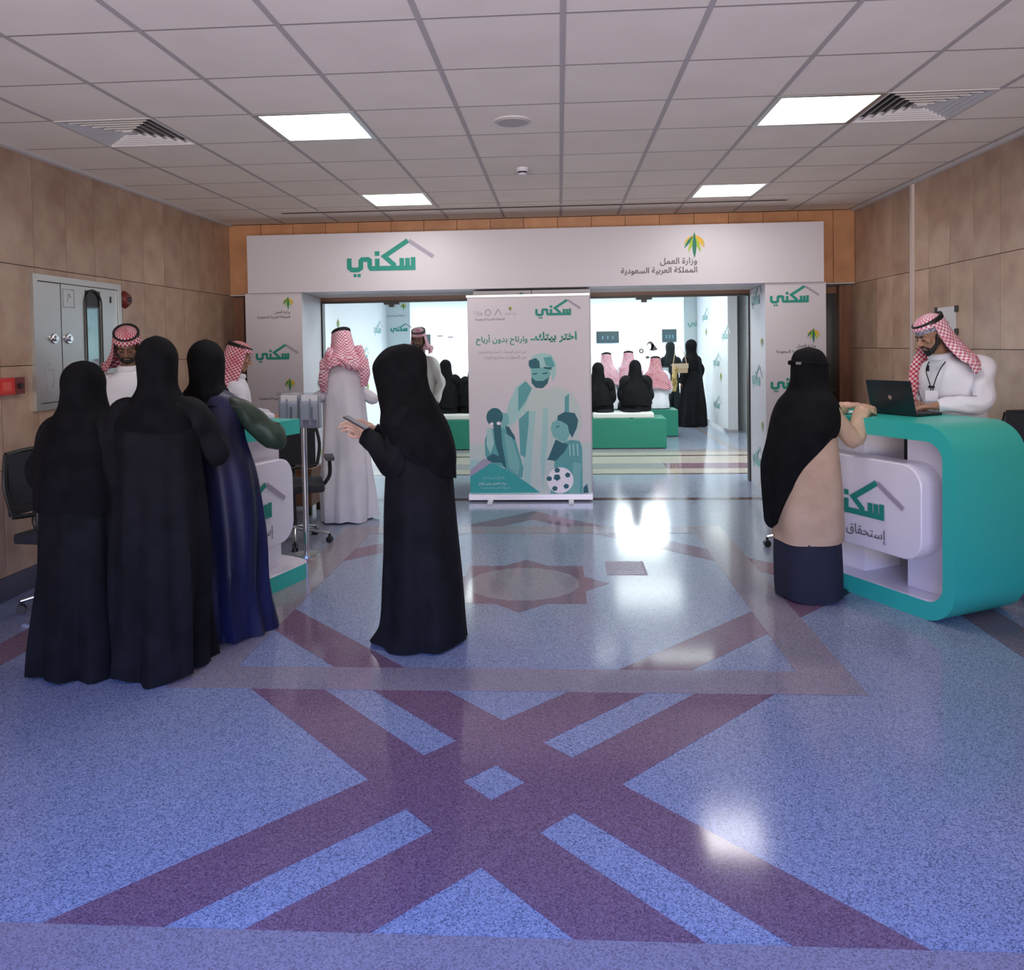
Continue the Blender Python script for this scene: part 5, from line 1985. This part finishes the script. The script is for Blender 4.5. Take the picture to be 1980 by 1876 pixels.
# her left arm (far) and right arm (near the camera), hands meeting over the counter
J['elr'], J['wrr'] = Vector((.18, .20, .99)), Vector((.13, .36, 1.165))
J['ell'], J['wrl'] = Vector((-.16, .24, 1.02)), Vector((-.02, .38, 1.175))
hmt = head_m(J, -.3)
hs = [(hand_mesh(-1, .55), hand_mt(J['wrl'], J['ell'], tip=J['wrl'] + Vector((.06, .09, .0)), roll=.2)), (hand_mesh(1, .9), hand_mt(J['wrr'], J['elr'], tip=J['wrr'] + Vector((-.03, .09, .01)), roll=.3))]
link('body', body_mesh(J, .014, HEAD, hmt, hs), M_skinl, p)
bm = bmesh.new()
loft(bm, [(.012, 0, 0, .20, .19), (.12, 0, 0, .205, .195), (.30, 0, 0, .205, .195), (.40, 0, 0, .20, .19), (.5, 0, 0, .18, .17)], n=64, per=5, fold=.012, nf=6, seed=.6, ftop=.6, hem=.015, zmin=.004)
link('skirt', bm2me(bm), M_skirt, p)['label'] = 'navy skirt below the coat'
bm = bmesh.new()
loft(bm, [(.365, 0, 0, .215, .205), (.5, 0, 0, .22, .205), (.7, 0, 0, .215, .195), (.9, 0, 0, .20, .175), (1.05, 0, .0, .19, .15), (1.17, 0, .0, .185, .13), (1.25, 0, .01, .15, .10), (1.29, 0, .02, .07, .07)], n=64, per=5, fold=.014, nf=5, seed=1.6, ftop=1.2, hem=.006)
sleeve(bm, J['shl'], J['ell'], J['wrl'], .065, .058, .045, seed=2)
sleeve(bm, J['shr'], J['elr'], J['wrr'], .065, .06, .045, seed=5)
link('coat', bm2me(bm), M_coat, p)
# khimar: head band, long pointed back
bm = bmesh.new()
kz = [(.80, -.05, -.13, .10, .06), (.92, -.03, -.08, .20, .13), (1.04, 0, -.03, .225, .175), (1.14, 0, 0, .225, .175), (1.22, 0, .01, .195, .155), (1.29, 0, .02, .135, .125), (1.36, 0, .03, .110, .120), (1.44, 0, .03, .102, .120), (1.50, 0, .025, .090, .108), (1.54, 0, .02, .062, .075), (1.560, 0, .02, .006, .006)]
loft(bm, kz, n=64, per=6, fold=.014, nf=6, seed=3.4, ftop=1.36)
for v in bm.verts:       # long point falling towards the hem at the back left
    if v.co.z < 1.12 and v.co.y < .02:
        k_ = (1.12 - v.co.z) / .32
        wgt = math.exp(-((v.co.x + .07) / .12) ** 2)
        v.co.z -= .36 * wgt * k_
        v.co.y -= .055 * k_
link('long_veil', bm2me(bm, sm=True), M_veil, p)
bm = bmesh.new()
ring = [(.108 * math.cos(2 * PI * k / 32), .022 + .124 * math.sin(2 * PI * k / 32), 1.455 - .012 * math.sin(2 * PI * k / 32)) for k in range(34)]
tube(bm, ring, .006, 8, cap=False, flat=2.2)
link('veil_band', bm2me(bm, sm=True), M_veil, p)
vc = boxo('veil_clip', -.016, .016, -.006, .004, -.008, .008, M_steel, p)
vc.location = (.040, -.103, 1.462)
vc.rotation_euler = (0, 0, R(22))
shoes(p, J)

# ---- man behind the right desk
AE = math.atan2(0.439, 0.898)        # depth direction of the desk
pm, J, mt = thobe_man('man in a white thobe and lanyard typing on the laptop at the right desk', (2.66, 5.36), AE + R(90) + R(3), 1.80, -.42, -.34,
                      dict(shl=(-.20, .04, 1.44), ell=(-.24, .13, 1.16), wrl=(-.13, .34, 1.165), shr=(.20, .04, 1.44), elr=(.33, .06, 1.21), wrr=(.20, .26, 1.165)) if False else
                      dict(shl=(.19, .05, 1.375), ell=(.33, .0, 1.19), wrl=(.17, .20, 1.168), shr=(-.20, .04, 1.42), elr=(-.27, .16, 1.19), wrr=(-.09, .34, 1.168), headc=(0, .268, 1.615), neck=(0, .175, 1.49)),
                      dict(m_=M_ghutral, hem=-.30, seed=4.4, wide=1.0, gapa=1.40, brow=.062), closed=True, lean=.17, w=1.0, hemr=.85,
                      tips=((.03, .33, 1.155), (.02, .42, 1.155)), curl=.75, sl=(.072, .064, .042),
                      keys=[(.012, 0, 0, .22, .20), (.4, 0, 0, .21, .19), (.8, 0, .0, .20, .165), (1.0, 0, .02, .20, .155), (1.18, 0, .06, .205, .15), (1.32, 0, .09, .21, .14), (1.42, 0, .11, .17, .11), (1.465, 0, .14, .09, .08), (1.49, 0, .16, .06, .06)])
# knitted cap showing under the scarf, lanyard, pen, badge
bm = bmesh.new()
ell(bm, (0, -.012, .034), (.081, .100, .094), u=24, v=16)
bmesh.ops.delete(bm, geom=[v for v in bm.verts if v.co.z < .032], context='VERTS')
o = link('knitted_cap', bm2me(bm, sm=True), M_cap, pm)
o.matrix_local = mt
bm = bmesh.new()
tube(bm, curve([(-.06, .17, 1.48), (-.05, .25, 1.40), (-.015, .262, 1.30), (.0, .262, 1.22)], 5), .0035, 6)
tube(bm, curve([(.06, .17, 1.48), (.05, .25, 1.40), (.015, .262, 1.30), (.0, .262, 1.22)], 5), .0035, 6)
link('lanyard', bm2me(bm, sm=True), M_cord, pm)
boxo('badge_clip', -.02, .02, .262, .27, 1.275, 1.292, M_black, pm)
boxo('name_badge', -.045, .045, .262, .266, 1.19, 1.26, M_gloss, pm)
boxo('collar_microphone', .03, .042, .245, .257, 1.385, 1.425, M_black, pm)
bm = bmesh.new()
stube(bm, [(.12, .15, 1.56), (.18, .12, 1.46), (.20, .16, 1.38), (.155, .235, 1.26), (.15, .25, 1.14)], [.035, .05, .045, .035, .018], 5, 12, flat=.45, wob=.012, wn=4)
uvl = bm.loops.layers.uv.verify()
for f in bm.faces:
    for lpp in f.loops:
        lpp[uvl].uv = (lpp.vert.co.x + lpp.vert.co.y * .5, lpp.vert.co.z)
link('scarf_tail', bm2me(bm, sm=True), M_ghutra, pm)
